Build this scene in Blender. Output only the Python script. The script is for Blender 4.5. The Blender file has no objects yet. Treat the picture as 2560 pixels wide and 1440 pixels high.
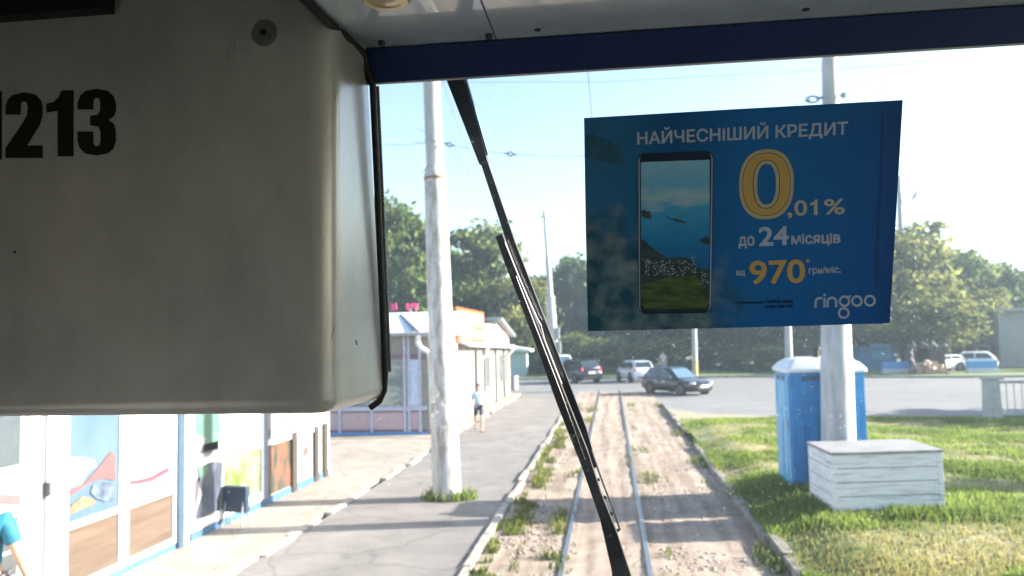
import bpy, bmesh, math, random
import numpy as np
from mathutils import Vector, Matrix, noise
from math import sin, cos, tan, atan, atan2, radians, pi, sqrt

S = bpy.context.scene
COL = S.collection
# ------------------------------------------------------------------ camera
F, HC, TH = 2000.0, 2.66, radians(1.2)
PITCH, YAW = radians(3.7523), radians(6.9778)
fh = Vector((-sin(YAW), cos(YAW), 0)); ZU = Vector((0, 0, 1))
fw = cos(PITCH)*fh + sin(PITCH)*ZU
u0 = -sin(PITCH)*fh + cos(PITCH)*ZU
r0 = Vector((cos(YAW), sin(YAW), 0))
rt = cos(TH)*r0 - sin(TH)*u0
up = sin(TH)*r0 + cos(TH)*u0
CP = Vector((0, 0, HC))
cd = bpy.data.cameras.new('camera'); cam = bpy.data.objects.new('camera', cd); COL.objects.link(cam)
m = Matrix((rt, up, -fw)).transposed().to_4x4(); m.translation = CP
cam.matrix_world = m
cd.sensor_width = 36; cd.lens = 36*F/2560; cd.clip_start = .02; cd.clip_end = 3000
cd.dof.use_dof = True; cd.dof.focus_distance = 1.14; cd.dof.aperture_fstop = 7.0
S.camera = cam
# ------------------------------------------------------------------ light
SUN_EL, SUN_AZ = radians(22), atan2(1, .2)          # azimuth clockwise from +Y (the track)
w = bpy.data.worlds.new('World'); S.world = w; w.use_nodes = True
nt = w.node_tree; bg = nt.nodes['Background']
sk = nt.nodes.new('ShaderNodeTexSky'); sk.sky_type = 'NISHITA'; sk.sun_disc = False
sk.sun_elevation = SUN_EL; sk.sun_rotation = SUN_AZ; sk.altitude = 50; sk.air_density = 1.0; sk.dust_density = 1.6; sk.ozone_density = 1.0
nt.links.new(sk.outputs[0], bg.inputs[0]); bg.inputs[1].default_value = .08
sl = bpy.data.lights.new('sun', 'SUN'); sl.energy = 5; sl.angle = radians(.5); sl.color = (1, .915, .79)
so = bpy.data.objects.new('sun', sl); COL.objects.link(so)
sd = Vector((sin(SUN_AZ)*cos(SUN_EL), cos(SUN_AZ)*cos(SUN_EL), sin(SUN_EL)))
so.rotation_euler = sd.to_track_quat('Z', 'Y').to_euler(); so.location = sd*60
S.view_settings.view_transform = 'Standard'; S.view_settings.look = 'None'
S.view_settings.exposure = 2.3; S.view_settings.gamma = 1
S.render.engine = 'CYCLES'
S.cycles.use_denoising = True
S.cycles.max_bounces = 8; S.cycles.transparent_max_bounces = 24; S.cycles.diffuse_bounces = 5
S.cycles.sample_clamp_indirect = 6
S.cycles.caustics_reflective = False; S.cycles.caustics_refractive = False

# ------------------------------------------------------------------ pixel helpers (photograph pixels -> places)
def ray(x, y): return rt*(x-1280) + up*(720-y) + fw*F
def G(x, y, z=0.0): d = ray(x, y); return CP + d*((z-HC)/d.z)
def atY(x, y, Y): d = ray(x, y); return CP + d*(Y/d.y)
def atX(x, y, X): d = ray(x, y); return CP + d*(X/d.x)
TL = .267
def W(x, y, off=0.0):                                # on the slanted windscreen
    d = ray(x, y); t = (1.176+off-TL*(HC-2.67))/(d.y+TL*d.z); return CP + d*t
WN = Vector((0, 1, TL)).normalized(); WU = Vector((0, -TL, 1)).normalized()

# ------------------------------------------------------------------ materials
def lin(c): return tuple(((v/12.92) if v <= .04045 else ((v+.055)/1.055)**2.4) for v in c)
def M(name, col, rough=.6, metal=0.0, var=.12, scale=6.0, bump=0.0, bscale=40.0, spec=.5, col2=None, streak=None, trans=0.0, coat=0.0, lo=.35, hi=.65):
    mt = bpy.data.materials.new(name); mt.use_nodes = True
    n = mt.node_tree.nodes; L = mt.node_tree.links; b = n['Principled BSDF']
    b.inputs['Roughness'].default_value = rough; b.inputs['Metallic'].default_value = metal
    b.inputs['Specular IOR Level'].default_value = spec; b.inputs['Coat Weight'].default_value = coat
    tc = n.new('ShaderNodeTexCoord'); no = n.new('ShaderNodeTexNoise'); no.inputs['Scale'].default_value = scale
    no.inputs['Detail'].default_value = 8; no.inputs['Roughness'].default_value = .65
    if streak:
        mp = n.new('ShaderNodeMapping'); mp.inputs['Scale'].default_value = streak
        L.new(tc.outputs['Object'], mp.inputs[0]); L.new(mp.outputs[0], no.inputs['Vector'])
    else: L.new(tc.outputs['Object'], no.inputs['Vector'])
    rp = n.new('ShaderNodeValToRGB'); e = rp.color_ramp.elements
    e[0].position, e[1].position = lo, hi
    c2 = col2 or tuple(min(1, v*(1+var)) for v in col); c1 = col if col2 else tuple(v*(1-var) for v in col)
    e[0].color = (*c1, 1); e[1].color = (*c2, 1)
    L.new(no.outputs[0], rp.inputs[0]); L.new(rp.outputs[0], b.inputs['Base Color'])
    if bump:
        n2 = n.new('ShaderNodeTexNoise'); n2.inputs['Scale'].default_value = bscale; n2.inputs['Detail'].default_value = 6
        L.new(tc.outputs['Object'], n2.inputs['Vector'])
        bp = n.new('ShaderNodeBump'); bp.inputs['Strength'].default_value = bump; bp.inputs['Distance'].default_value = .02
        L.new(n2.outputs[0], bp.inputs['Height']); L.new(bp.outputs[0], b.inputs['Normal'])
    if trans:
        out = n['Material Output']; tr = n.new('ShaderNodeBsdfTranslucent'); L.new(rp.outputs[0], tr.inputs[0])
        mx = n.new('ShaderNodeMixShader'); mx.inputs[0].default_value = trans
        L.new(b.outputs[0], mx.inputs[1]); L.new(tr.outputs[0], mx.inputs[2]); L.new(mx.outputs[0], out.inputs[0])
    return mt

def leafmat(name, c1, c2, trans=.35, crown=True):
    mt = bpy.data.materials.new(name); mt.use_nodes = True
    n = mt.node_tree.nodes; L = mt.node_tree.links; b = n['Principled BSDF']; b.inputs['Roughness'].default_value = .6
    b.inputs['Specular IOR Level'].default_value = .12
    ge = n.new('ShaderNodeNewGeometry'); tc = n.new('ShaderNodeTexCoord'); no = n.new('ShaderNodeTexNoise')
    no.inputs['Scale'].default_value = 4.0 if crown else .8; no.inputs['Detail'].default_value = 3
    L.new(tc.outputs['Object'], no.inputs['Vector'])
    ad = n.new('ShaderNodeMath'); ad.operation = 'MULTIPLY_ADD'; ad.inputs[1].default_value = .55; L.new(ge.outputs['Random Per Island'], ad.inputs[0])
    sb = n.new('ShaderNodeMath'); sb.operation = 'MULTIPLY_ADD'; sb.inputs[1].default_value = 1.6; sb.inputs[2].default_value = -.6
    L.new(no.outputs[0], sb.inputs[0]); L.new(sb.outputs[0], ad.inputs[2])
    rp = n.new('ShaderNodeValToRGB'); e = rp.color_ramp.elements; e[0].color = (*c1, 1); e[1].color = (*c2, 1); e[0].position = .1; e[1].position = .9
    L.new(ad.outputs[0], rp.inputs[0]); L.new(rp.outputs[0], b.inputs['Base Color'])
    tr = n.new('ShaderNodeBsdfTranslucent'); L.new(rp.outputs[0], tr.inputs[0])
    mx = n.new('ShaderNodeMixShader'); mx.inputs[0].default_value = trans
    L.new(b.outputs[0], mx.inputs[1]); L.new(tr.outputs[0], mx.inputs[2]); L.new(mx.outputs[0], n['Material Output'].inputs[0])
    return mt

# ------------------------------------------------------------------ mesh helpers
class MB:
    def __init__(s): s.v = []; s.f = []
    def add(s, vs, fs):
        o = len(s.v); s.v += [tuple(v) for v in vs]; s.f += [tuple(i+o for i in f) for f in fs]; return s
    def box(s, x0, x1, y0, y1, z0, z1, rz=0, c=(0, 0, 0)):
        vs = [(x, y, z) for x in (x0, x1) for y in (y0, y1) for z in (z0, z1)]
        if rz: vs = [(x*cos(rz)-y*sin(rz), x*sin(rz)+y*cos(rz), z) for x, y, z in vs]
        vs = [(x+c[0], y+c[1], z+c[2]) for x, y, z in vs]
        return s.add(vs, [(0, 1, 3, 2), (4, 6, 7, 5), (0, 4, 5, 1), (2, 3, 7, 6), (0, 2, 6, 4), (1, 5, 7, 3)])
    def prism(s, poly, d):                            # polygon swept by vector d
        d = Vector(d); n = len(poly); p = [Vector(q) for q in poly]
        return s.add(p+[q+d for q in p], [tuple(range(n))[::-1], tuple(range(n, 2*n))]+[(i, (i+1) % n, n+(i+1) % n, n+i) for i in range(n)])
    def loft(s, rings, cap=True):
        n = len(rings[0]); vs = [p for r in rings for p in r]; fs = []
        for k in range(len(rings)-1):
            for i in range(n):
                a = k*n+i; b2 = k*n+(i+1) % n; fs.append((a, b2, b2+n, a+n))
        if cap: fs += [tuple(range(n))[::-1], tuple(range((len(rings)-1)*n, len(rings)*n))]
        return s.add(vs, fs)
    def tube(s, path, rad, n=10, cap=True):
        path = [Vector(p) for p in path]; rads = rad if isinstance(rad, (list, tuple)) else [rad]*len(path)
        rings = []; ref = None
        for i, p in enumerate(path):
            t = (path[min(i+1, len(path)-1)]-path[max(i-1, 0)]).normalized()
            if ref is None: ref = t.orthogonal().normalized()
            a = (ref - t*ref.dot(t)).normalized(); ref = a; b2 = t.cross(a)
            rings.append([p+(a*cos(2*pi*k/n)+b2*sin(2*pi*k/n))*rads[i] for k in range(n)])
        return s.loft(rings, cap)
    def disc(s, c, nrm, r, h, n=24):
        c = Vector(c); nrm = Vector(nrm).normalized(); return s.tube([c, c+nrm*h], r, n)
    def lathe(s, prof, n=24, c=(0, 0, 0)):
        return s.loft([[Vector((r*cos(2*pi*k/n)+c[0], r*sin(2*pi*k/n)+c[1], z+c[2])) for k in range(n)] for r, z in prof])
    def sphere(s, c, r, n=10, sc=(1, 1, 1)):
        prof = [(max(1e-4, sin(pi*i/n)), -cos(pi*i/n)) for i in range(n+1)]
        return s.loft([[Vector((c[0]+q*r*cos(2*pi*k/(2*n))*sc[0], c[1]+q*r*sin(2*pi*k/(2*n))*sc[1], c[2]+z*r*sc[2])) for k in range(2*n)] for q, z in prof])
def rootloc(p):
    v = Vector((0, 0, 0))
    while p is not None: v += Vector(p.location); p = p.parent
    return v
def build(name, mb, mat, parent=None, smooth=False, bevel=0, world=True, segs=2, fix=True):
    me = bpy.data.meshes.new(name); o = bpy.data.objects.new(name, me); COL.objects.link(o)
    vs = mb.v
    if parent is not None:
        o.parent = parent
        if world:
            q = rootloc(parent); vs = [(a-q.x, b-q.y, c-q.z) for a, b, c in vs]
    me.from_pydata(vs, [], mb.f); me.materials.append(mat)
    if fix:
        bm = bmesh.new(); bm.from_mesh(me); bmesh.ops.recalc_face_normals(bm, faces=bm.faces); bm.to_mesh(me); bm.free()
    if smooth:
        me.shade_smooth()
        if smooth != 2: me.set_sharp_from_angle(angle=radians(40))
    if bevel:
        b = o.modifiers.new('bevel', 'BEVEL'); b.width = bevel; b.segments = segs; b.limit_method = 'ANGLE'
    return o
def tag(o, label=None, cat=None, group=None, kind=None):
    for k, v in (('label', label), ('category', cat), ('group', group), ('kind', kind)):
        if v: o[k] = v
    return o
def thing(name, label, cat, loc=(0, 0, 0), rz=0, group=None):
    o = bpy.data.objects.new(name, None); COL.objects.link(o); o.location = loc; o.rotation_euler = (0, 0, rz)
    o.empty_display_size = .2
    return tag(o, label, cat, group)
def struct(name, mb, mat, **k): return tag(build(name, mb, mat, **k), kind='structure')
def npmesh(name, V, Fq, mat, parent=None):            # numpy verts (n,3), faces (m,k)
    me = bpy.data.meshes.new(name); k = Fq.shape[1]
    me.vertices.add(len(V)); me.vertices.foreach_set('co', V.astype(np.float32).ravel())
    me.loops.add(Fq.size); me.loops.foreach_set('vertex_index', Fq.astype(np.int32).ravel())
    me.polygons.add(len(Fq)); me.polygons.foreach_set('loop_start', np.arange(0, Fq.size, k, dtype=np.int32))
    me.update(calc_edges=True); me.materials.append(mat)
    o = bpy.data.objects.new(name, me); COL.objects.link(o)
    if parent is not None: o.parent = parent
    return o
def skin(name, verts, edges, radii, mat, parent, sub=2):
    me = bpy.data.meshes.new(name); me.from_pydata(verts, edges, [])
    t = bpy.data.objects.new('tmp', me); COL.objects.link(t)
    t.modifiers.new('s', 'SKIN'); sm = t.modifiers.new('u', 'SUBSURF'); sm.levels = sub; sm.render_levels = sub
    for i, r in enumerate(radii):
        d = me.skin_vertices[0].data[i]; d.radius = (r, r) if not isinstance(r, tuple) else r; d.use_root = (i == 0)
    dg = bpy.context.evaluated_depsgraph_get(); out = bpy.data.meshes.new_from_object(t.evaluated_get(dg))
    bpy.data.objects.remove(t); out.name = name; out.materials.clear(); out.materials.append(mat); out.shade_smooth()
    o = bpy.data.objects.new(name, out); COL.objects.link(o); o.parent = parent
    return o

# palette
WHITE = M('white_paint', (.78, .78, .76), .5, var=.05)
WHITEMETAL = M('white_metal_frame', (.80, .80, .80), .4, var=.04)
NAVY = M('navy_paint', (.004, .028, .145), .55, var=.1)
BLACK = M('black_rubber', (.012, .013, .016), .55, var=.2, scale=30)
BLUE = M('blue_paint', (.10, .30, .62), .5, var=.12)
CONC = M('concrete', (.42, .41, .40), .85, var=.18, scale=5, bump=.3, bscale=60)
GREYP = M('grey_paint', (.33, .34, .36), .6, var=.15)
TYRE = M('tyre_rubber', (.02, .02, .022), .8)
CHROME = M('bright_metal', (.75, .75, .78), .18, 1.0, var=.05)
DGLASS = M('dark_window_glass', (.02, .03, .04), .06, var=.2, spec=.8)

# ================================================================== SETTING
rng = np.random.default_rng(7); random.seed(7)
def lawn_z(x, y):
    sx = min(1, max(0, (x-1.98)/.8)); sy = min(1, max(0, (26.2-y)/9)); s = sx*sx*(3-2*sx)
    return .11 + (.16*s*(.15+.85*sy)) + .03*s*noise.noise((x*.7, y*.7, 0)) - .09*(1-min(1, sy*4))
GROUND = M('grass_and_soil', (.055, .085, .022), .9, scale=.35, col2=(.16, .14, .075), bump=.5, bscale=6)
struct('ground', MB().add([(-200, -40, -.05), (200, -40, -.05), (200, 240, -.05), (-200, 240, -.05)], [(0, 1, 2, 3)]), GROUND)
ASPH = M('road_asphalt', (.135, .135, .14), .8, scale=1.2, col2=(.19, .19, .195), bump=.25, bscale=120, streak=(.25, 1.5, 1))
PATHM = M('path_asphalt', (.155, .142, .137), .85, scale=1.4, col2=(.215, .196, .186), bump=.3, bscale=120)
def cracks(mt, sc, amt):
    n = mt.node_tree.nodes; L = mt.node_tree.links; tc = n['Texture Coordinate']
    no = n.new('ShaderNodeTexNoise'); no.inputs['Scale'].default_value = 2.5; L.new(tc.outputs['Object'], no.inputs['Vector'])
    mxv = n.new('ShaderNodeMix'); mxv.data_type = 'VECTOR'; mxv.inputs[0].default_value = .25; L.new(tc.outputs['Object'], mxv.inputs[4]); L.new(no.outputs['Color'], mxv.inputs[5])
    vo = n.new('ShaderNodeTexVoronoi'); vo.feature = 'DISTANCE_TO_EDGE'; vo.inputs['Scale'].default_value = sc; L.new(mxv.outputs[1], vo.inputs['Vector'])
    mr = n.new('ShaderNodeMapRange'); mr.inputs[1].default_value = .004; mr.inputs[2].default_value = .022; mr.inputs[3].default_value = 1-amt; L.new(vo.outputs[0], mr.inputs[0])
    v2 = n.new('ShaderNodeTexVoronoi'); v2.inputs['Scale'].default_value = sc*.7; L.new(mxv.outputs[1], v2.inputs['Vector'])
    m2 = n.new('ShaderNodeMapRange'); m2.inputs[3].default_value = .86; m2.inputs[4].default_value = 1.05; L.new(v2.outputs['Color'], m2.inputs[0])
    mm = n.new('ShaderNodeMath'); mm.operation = 'MULTIPLY'; L.new(mr.outputs[0], mm.inputs[0]); L.new(m2.outputs[0], mm.inputs[1])
    mx = n.new('ShaderNodeMix'); mx.data_type = 'RGBA'; mx.blend_type = 'MULTIPLY'; mx.inputs[0].default_value = 1
    L.new(n['Color Ramp'].outputs[0], mx.inputs[6]); L.new(mm.outputs[0], mx.inputs[7]); L.new(mx.outputs[2], n['Principled BSDF'].inputs['Base Color'])
cracks(PATHM, .8, .26); cracks(ASPH, .35, .2)
SLAB = M('paving_concrete', (.25, .215, .185), .85, scale=2.0, col2=(.34, .30, .26), bump=.3, bscale=40)
# main road across the end of the tramway
near = [(-60, 40.6), (-12, 40.4), (-5.2, 40.2), (-4.3, 38.5), (-1.7, 36.5), (1.0, 34.0), (1.95, 30.9), (3.0, 28.6), (5.0, 27.4), (8, 26.9), (11.5, 26.75), (20, 26.4), (80, 24)]
far = [(80, 43), (30, 47.2), (20, 48.4), (15.6, 49.7), (8.7, 52.6), (-.8, 53.2), (-6.2, 53.6), (-60, 55)]
struct('road', MB().add([(x, y, 0) for x, y in near+far], [tuple(range(len(near+far)))]), ASPH)
# footpath beside the rails, flush with the road
struct('pavement', MB().add([(-4.42, -12, .012), (-1.78, -12, .012), (-1.78, 36.6, .012), (-4.3, 38.4, .012), (-4.42, 30, .012)], [(0, 1, 2, 3, 4)]), PATHM)
p = MB(); p.box(-8.5, -4.56, -12, 40.1, -.03, .02); struct('paving', p, SLAB)
kb = MB(); y = -12.0                                   # worn pale edging strip of the paving, broken stones
while y < 39:
    l = random.uniform(.45, 1.15); a = random.uniform(-.05, .05)
    if random.random() < .84: kb.box(-4.56+a, -4.42+a+random.uniform(-.03, .03), y, y+l-.03, -.03, .032+random.uniform(0, .012))
    y += l
EDGE = M('worn_kerb_stone', (.30, .28, .25), .85, var=.25, scale=3, bump=.4, bscale=50)
struct('kerb', kb, EDGE, bevel=.012)
kb = MB(); y = -12.0
while y < 36:
    l = random.uniform(.6, 1.2); a = random.uniform(-.03, .03)
    if random.random() < .92: kb.box(-1.80+a, -1.69+a, y, y+l-.02, -.03, .055+random.uniform(-.02, .02)); y += l
struct('kerb', kb, EDGE, bevel=.012)
kb = MB(); y = -12.0
while y < 31.2:
    l = random.uniform(.95, 1.05); a = random.uniform(-.02, .02)
    if not 19.6 < y < 22.3: kb.box(1.88+a, 2.02+a, y, y+l-.02, -.03, .12+random.uniform(-.03, .02))
    y += l
struct('kerb', kb, M('weathered_kerb', (.20, .185, .17), .9, var=.3, scale=4, bump=.4), bevel=.012)
# far kerb
kb = MB()
for a, b in zip(far[:-1], far[1:]):
    A = Vector((*a, 0)); B = Vector((*b, 0)); d = (B-A).normalized(); nn = Vector((d.y, -d.x, 0))
    kb.prism([A+nn*.0+Vector((0, 0, -.03)), A+nn*.18+Vector((0, 0, -.03)), A+nn*.18+Vector((0, 0, .14)), A+Vector((0, 0, .14))], B-A)
struct('kerb', kb, EDGE)
vg = MB(); off = [(x, y+.2) for x, y in far]
vg.add([(x, y, .11) for x, y in off]+[(x, y+16, .25) for x, y in off], [(i, i+1, i+1+len(off), i+len(off)) for i in range(len(off)-1)])
struct('verge', vg, M('verge_grass', (.06, .11, .02), .9, scale=1.5, col2=(.15, .20, .05), bump=.5, bscale=12))
# track bed
nx, ny = 36, 300; V = []; Fq = []
for j in range(ny+1):
    for i in range(nx+1):
        x = -1.69+3.58*i/nx; y = 4+ (40.5-4)*j/ny
        z = .005 + .018*noise.noise((x*2.2, y*1.3, 1)) + .012*noise.noise((x*6, y*5, 4))
        if abs(abs(x+.14)-.25) < .14: z -= .012
        if y > 33: z = z*max(0, (36-y)/3)+.004
        V.append((x, y, z))
for j in range(ny):
    for i in range(nx): a = j*(nx+1)+i; Fq.append((a, a+1, a+nx+2, a+nx+1))
tb = MB(); tb.v = V; tb.f = Fq
def bedmat():
    mt = M('gravel_track_bed', (.245, .19, .148), .95, scale=2.2, col2=(.375, .31, .26), bump=.7, bscale=45)
    n = mt.node_tree.nodes; L = mt.node_tree.links
    vo = n.new('ShaderNodeTexVoronoi'); vo.inputs['Scale'].default_value = 26; L.new(n['Texture Coordinate'].outputs['Object'], vo.inputs['Vector'])
    rp = n.new('ShaderNodeValToRGB'); rp.color_ramp.elements[0].color = (.45, .42, .40, 1); rp.color_ramp.elements[1].color = (1, 1, 1, 1); rp.color_ramp.elements[0].position = .05; rp.color_ramp.elements[1].position = .4
    L.new(vo.outputs['Color'], rp.inputs[0])
    mx = n.new('ShaderNodeMix'); mx.data_type = 'RGBA'; mx.blend_type = 'MULTIPLY'; mx.inputs[0].default_value = .25
    L.new(n['Color Ramp'].outputs[0], mx.inputs[6]); L.new(rp.outputs[0], mx.inputs[7])
    mp = n.new('ShaderNodeMapping'); mp.inputs['Scale'].default_value = (5.5, .22, 1); L.new(n['Texture Coordinate'].outputs['Object'], mp.inputs[0])
    n4 = n.new('ShaderNodeTexNoise'); n4.inputs['Scale'].default_value = 1.0; n4.inputs['Detail'].default_value = 5; L.new(mp.outputs[0], n4.inputs['Vector'])
    r4 = n.new('ShaderNodeValToRGB'); r4.color_ramp.elements[0].position = .38; r4.color_ramp.elements[0].color = (.58, .52, .46, 1); r4.color_ramp.elements[1].position = .58; r4.color_ramp.elements[1].color = (1, 1, 1, 1); L.new(n4.outputs[0], r4.inputs[0])
    m4 = n.new('ShaderNodeMix'); m4.data_type = 'RGBA'; m4.blend_type = 'MULTIPLY'; m4.inputs[0].default_value = .8
    L.new(mx.outputs[2], m4.inputs[6]); L.new(r4.outputs[0], m4.inputs[7]); L.new(m4.outputs[2], n['Principled BSDF'].inputs['Base Color'])
    return mt
struct('track_bed', tb, bedmat(), smooth=2)
# loose ballast stones
SV = []; SF = []; k = 0
ico = [(0, 0, 1), (.9, 0, .3), (.28, .85, .3), (-.72, .53, .3), (-.72, -.53, .3), (.28, -.85, .3), (0, 0, -.4)]
icf = [(0, 1, 2), (0, 2, 3), (0, 3, 4), (0, 4, 5), (0, 5, 1), (6, 2, 1), (6, 3, 2), (6, 4, 3), (6, 5, 4), (6, 1, 5)]
for _ in range(3600):
    x = random.choice((random.uniform(.55, 1.85), random.uniform(-1.6, -.75), random.uniform(-1.6, 1.85))); y = 8.6+26*random.random()**1.7
    if noise.noise((x*.8, y*.6, 9)) < -.1: continue
    s = random.uniform(.012, .03); a = random.uniform(0, 6.3); c, sn = cos(a), sin(a)
    SV += [(x+s*(p[0]*c-p[1]*sn)*1.2, y+s*(p[0]*sn+p[1]*c), .006+s*p[2]*.7) for p in ico]; SF += [tuple(i+k for i in f) for f in icf]; k += 7
st = npmesh('ballast_stones', np.array(SV), np.array(SF), M('ballast_stone', (.30, .26, .23), .9, var=.35, scale=9)); st['kind'] = 'stuff'
# lawn
nx, ny = 60, 80; V = []; Fq = []
for j in range(ny+1):
    for i in range(nx+1):
        y = 2 + (26.6-2)*j/ny; x = 2.03 + 16*(i/nx)**1.6
        if y > 26.0 and x < 5.5: y = min(y, 27.2)
        V.append((x, y, lawn_z(x, y)))
for j in range(ny):
    for i in range(nx): a = j*(nx+1)+i; Fq.append((a, a+1, a+nx+2, a+nx+1))
tb = MB(); tb.v = V; tb.f = Fq
struct('lawn', tb, M('lawn_turf', (.11, .15, .035), .95, scale=.8, col2=(.32, .27, .16), bump=.6, bscale=18, lo=.42, hi=.68), smooth=2)
# strip of soil by the corner of the road
struct('road_corner', MB().add([(1.95, 26.2, .006), (5.6, 26.2, .006), (5.0, 27.38, .006), (3.0, 28.55, .006), (2.03, 30.7, .006)], [(0, 1, 2, 3, 4)]), M('dusty_soil', (.30, .25, .19), .95, scale=3, bump=.5, col2=(.2, .2, .12)))
# grass blades
def blades(name, pts, hmin, hmax, mat, w=.012, lean=.5):
    P = np.array(pts); n = len(P); a = rng.uniform(0, 2*pi, n); h = rng.uniform(hmin, hmax, n)*(P[:, 3] if P.shape[1] > 3 else 1)
    ln = rng.uniform(.1, lean, n)*h; b = rng.uniform(0, 2*pi, n)
    d = np.stack([np.cos(a), np.sin(a), np.zeros(n)], 1)*(w*rng.uniform(.7, 1.4, n))[:, None]
    P3 = P[:, :3]; tip = P3 + np.stack([np.cos(b)*ln, np.sin(b)*ln, h], 1)
    mid = P3 + np.stack([np.cos(b)*ln*.35, np.sin(b)*ln*.35, h*.6], 1)
    V = np.stack([P3-d, P3+d, mid+d*.7, mid-d*.7, tip], 1).reshape(-1, 3)
    i = np.arange(n)[:, None]*5
    Fq = np.concatenate([i+np.array([[0, 1, 2]]), i+np.array([[0, 2, 3]]), i+np.array([[3, 2, 4]])], 0)
    o = npmesh(name, V, Fq, mat); o['kind'] = 'stuff'; return o
GRASS = leafmat('grass_blade', (.08, .135, .022), (.29, .36, .085), .46, False)
DRY = leafmat('dry_grass_blade', (.18, .18, .05), (.36, .32, .13), .4, False)
def inview(x, y):
    d = Vector((x, y, 0))-CP; zc = d.dot(fw)
    return zc > 0 and -1450 < F*d.dot(rt)/zc < 2300
pts = []; dry = []
while len(pts) < 112000:
    y = 8.2 + 18*random.random()**1.9; x = 1.92 + random.random()*min(13, .1+.95*y)
    if not inview(x, y): continue
    if 19.4 < y < 22.4 and x < 2.5 and random.random() < .6: continue
    d = noise.noise((x*.55, y*.55, 3)) + .4*noise.noise((x*1.9, y*1.9, 5))
    near_bare = max(0, 1-((x-3.2)/1.4)**2-((y-9.2)/1.2)**2)
    if d - .05 - near_bare*.9 - max(0, (y-23)*.12) < random.uniform(-.25, .1): 
        if random.random() < .16: dry.append((x, y, lawn_z(x, y)-.005, .8))
        continue
    pts.append((x, y, lawn_z(x, y)-.005, 1+.7*d))
# taller grass hugging the box and the toilet
for _ in range(6000):
    x, y = random.choice(((random.uniform(3.5, 4.9), random.gauss(11.2, .2)), (random.gauss(2.35, .2), random.uniform(11, 14.6)), (random.uniform(2.3, 4.8), random.gauss(13.0, .2))))
    if 2.86 < x < 4.44 and 11.42 < y < 12.1: continue
    if 2.68 < x < 3.9 and 13.1 < y < 14.25: continue
    pts.append((x, y, lawn_z(x, y)-.005, random.uniform(1.0, 1.9)))
blades('lawn_grass', pts, .035, .095, GRASS, .010)
blades('dry_grass', dry, .04, .10, DRY, .010)
# weeds in the track
pts = []
for _ in range(16000):
    y = 8.2+25*random.random()**1.5
    r = random.random()
    x = random.gauss(-1.46, .12) if r < .55 else random.gauss(-.78, .09) if r < .75 else random.gauss(.62, .12) if r < .88 else random.gauss(1.75, .08)
    x = max(-1.66, min(1.86, x))
    d = noise.noise((round(x*1.2), y*.55, 11+round(x))) + .5*noise.noise((x*4, y*3, 2))
    if d < .02 if r < .55 else d < .22: continue
    pts.append((x, y, .0, .6+d*1.1))
blades('track_weeds', pts, .05, .15, leafmat('weed_blade', (.07, .105, .02), (.21, .22, .06), .35, False), .011, .9)
cracks(SLAB, 1.1, .25)

# ================================================================== TRACK
STEEL = M('worn_rail_steel', (.25, .26, .28), .36, .8, var=.15, scale=20, streak=(8, .3, 8))
tr = thing('tram_track', 'narrow tram track of two worn steel rails in dusty gravel', 'tram track', (-.14, 20, 0))
for sx in (-1, 1):
    b = MB(); x = -.14+sx*.5
    prof = [(-.032, -.06), (-.032, .022), (-.026, .030), (.026, .030), (.032, .022), (.032, -.06)]
    b.loft([[(x+q[0], yy, q[1]) for q in prof] for yy in np.linspace(3, 41, 40)])
    build('rail', b, STEEL, tr)

# ================================================================== TRAM
tram = thing('tram', 'front end of a tram seen from inside, with windscreen, wiper and white number cabinet', 'tram', (-.14, -1, 0))
SHELL = M('tram_lining', (.20, .20, .20), .55, var=.08)
XL, XR = -1.30, 1.06
b = MB()
b.box(XL-.06, XL, -5, 1.2, .9, 1.95)
b.box(XR, XR+.06, -5, 1.2, .9, 1.95)
for xa, xb, spans in ((XL-.06, XL, ((-5, -3.6), (-2.6, 1.2))), (XR, XR+.06, ((-5, -3.6), (-2.6, -.35), (.95, 1.2)))):  # unseen side windows, openings laid out to tune light on the cabinet
    for y0, y1 in spans: b.box(xa, xb, y0, y1, 1.95, 3.05)
b.box(XL-.06, XL, -5, 1.2, 3.05, 3.34); b.box(XR, XR+.06, -5, 1.2, 3.05, 3.34)
b.box(XL, XR, -5, -4.94, .9, 3.34)
build('body_shell', b, SHELL, tram)
build('floor', MB().box(XL, XR, -4.9, 1.25, .82, .9), M('tram_floor', (.22, .21, .20), .8), tram)
build('roof', MB().box(XL-.1, XR+.1, -5.05, 1.16, 3.34, 3.42), SHELL, tram)
b = MB(); b.box(XL, XR, 1.30, 1.36, .75, 1.75); build('front_panel', b, SHELL, tram)
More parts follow.
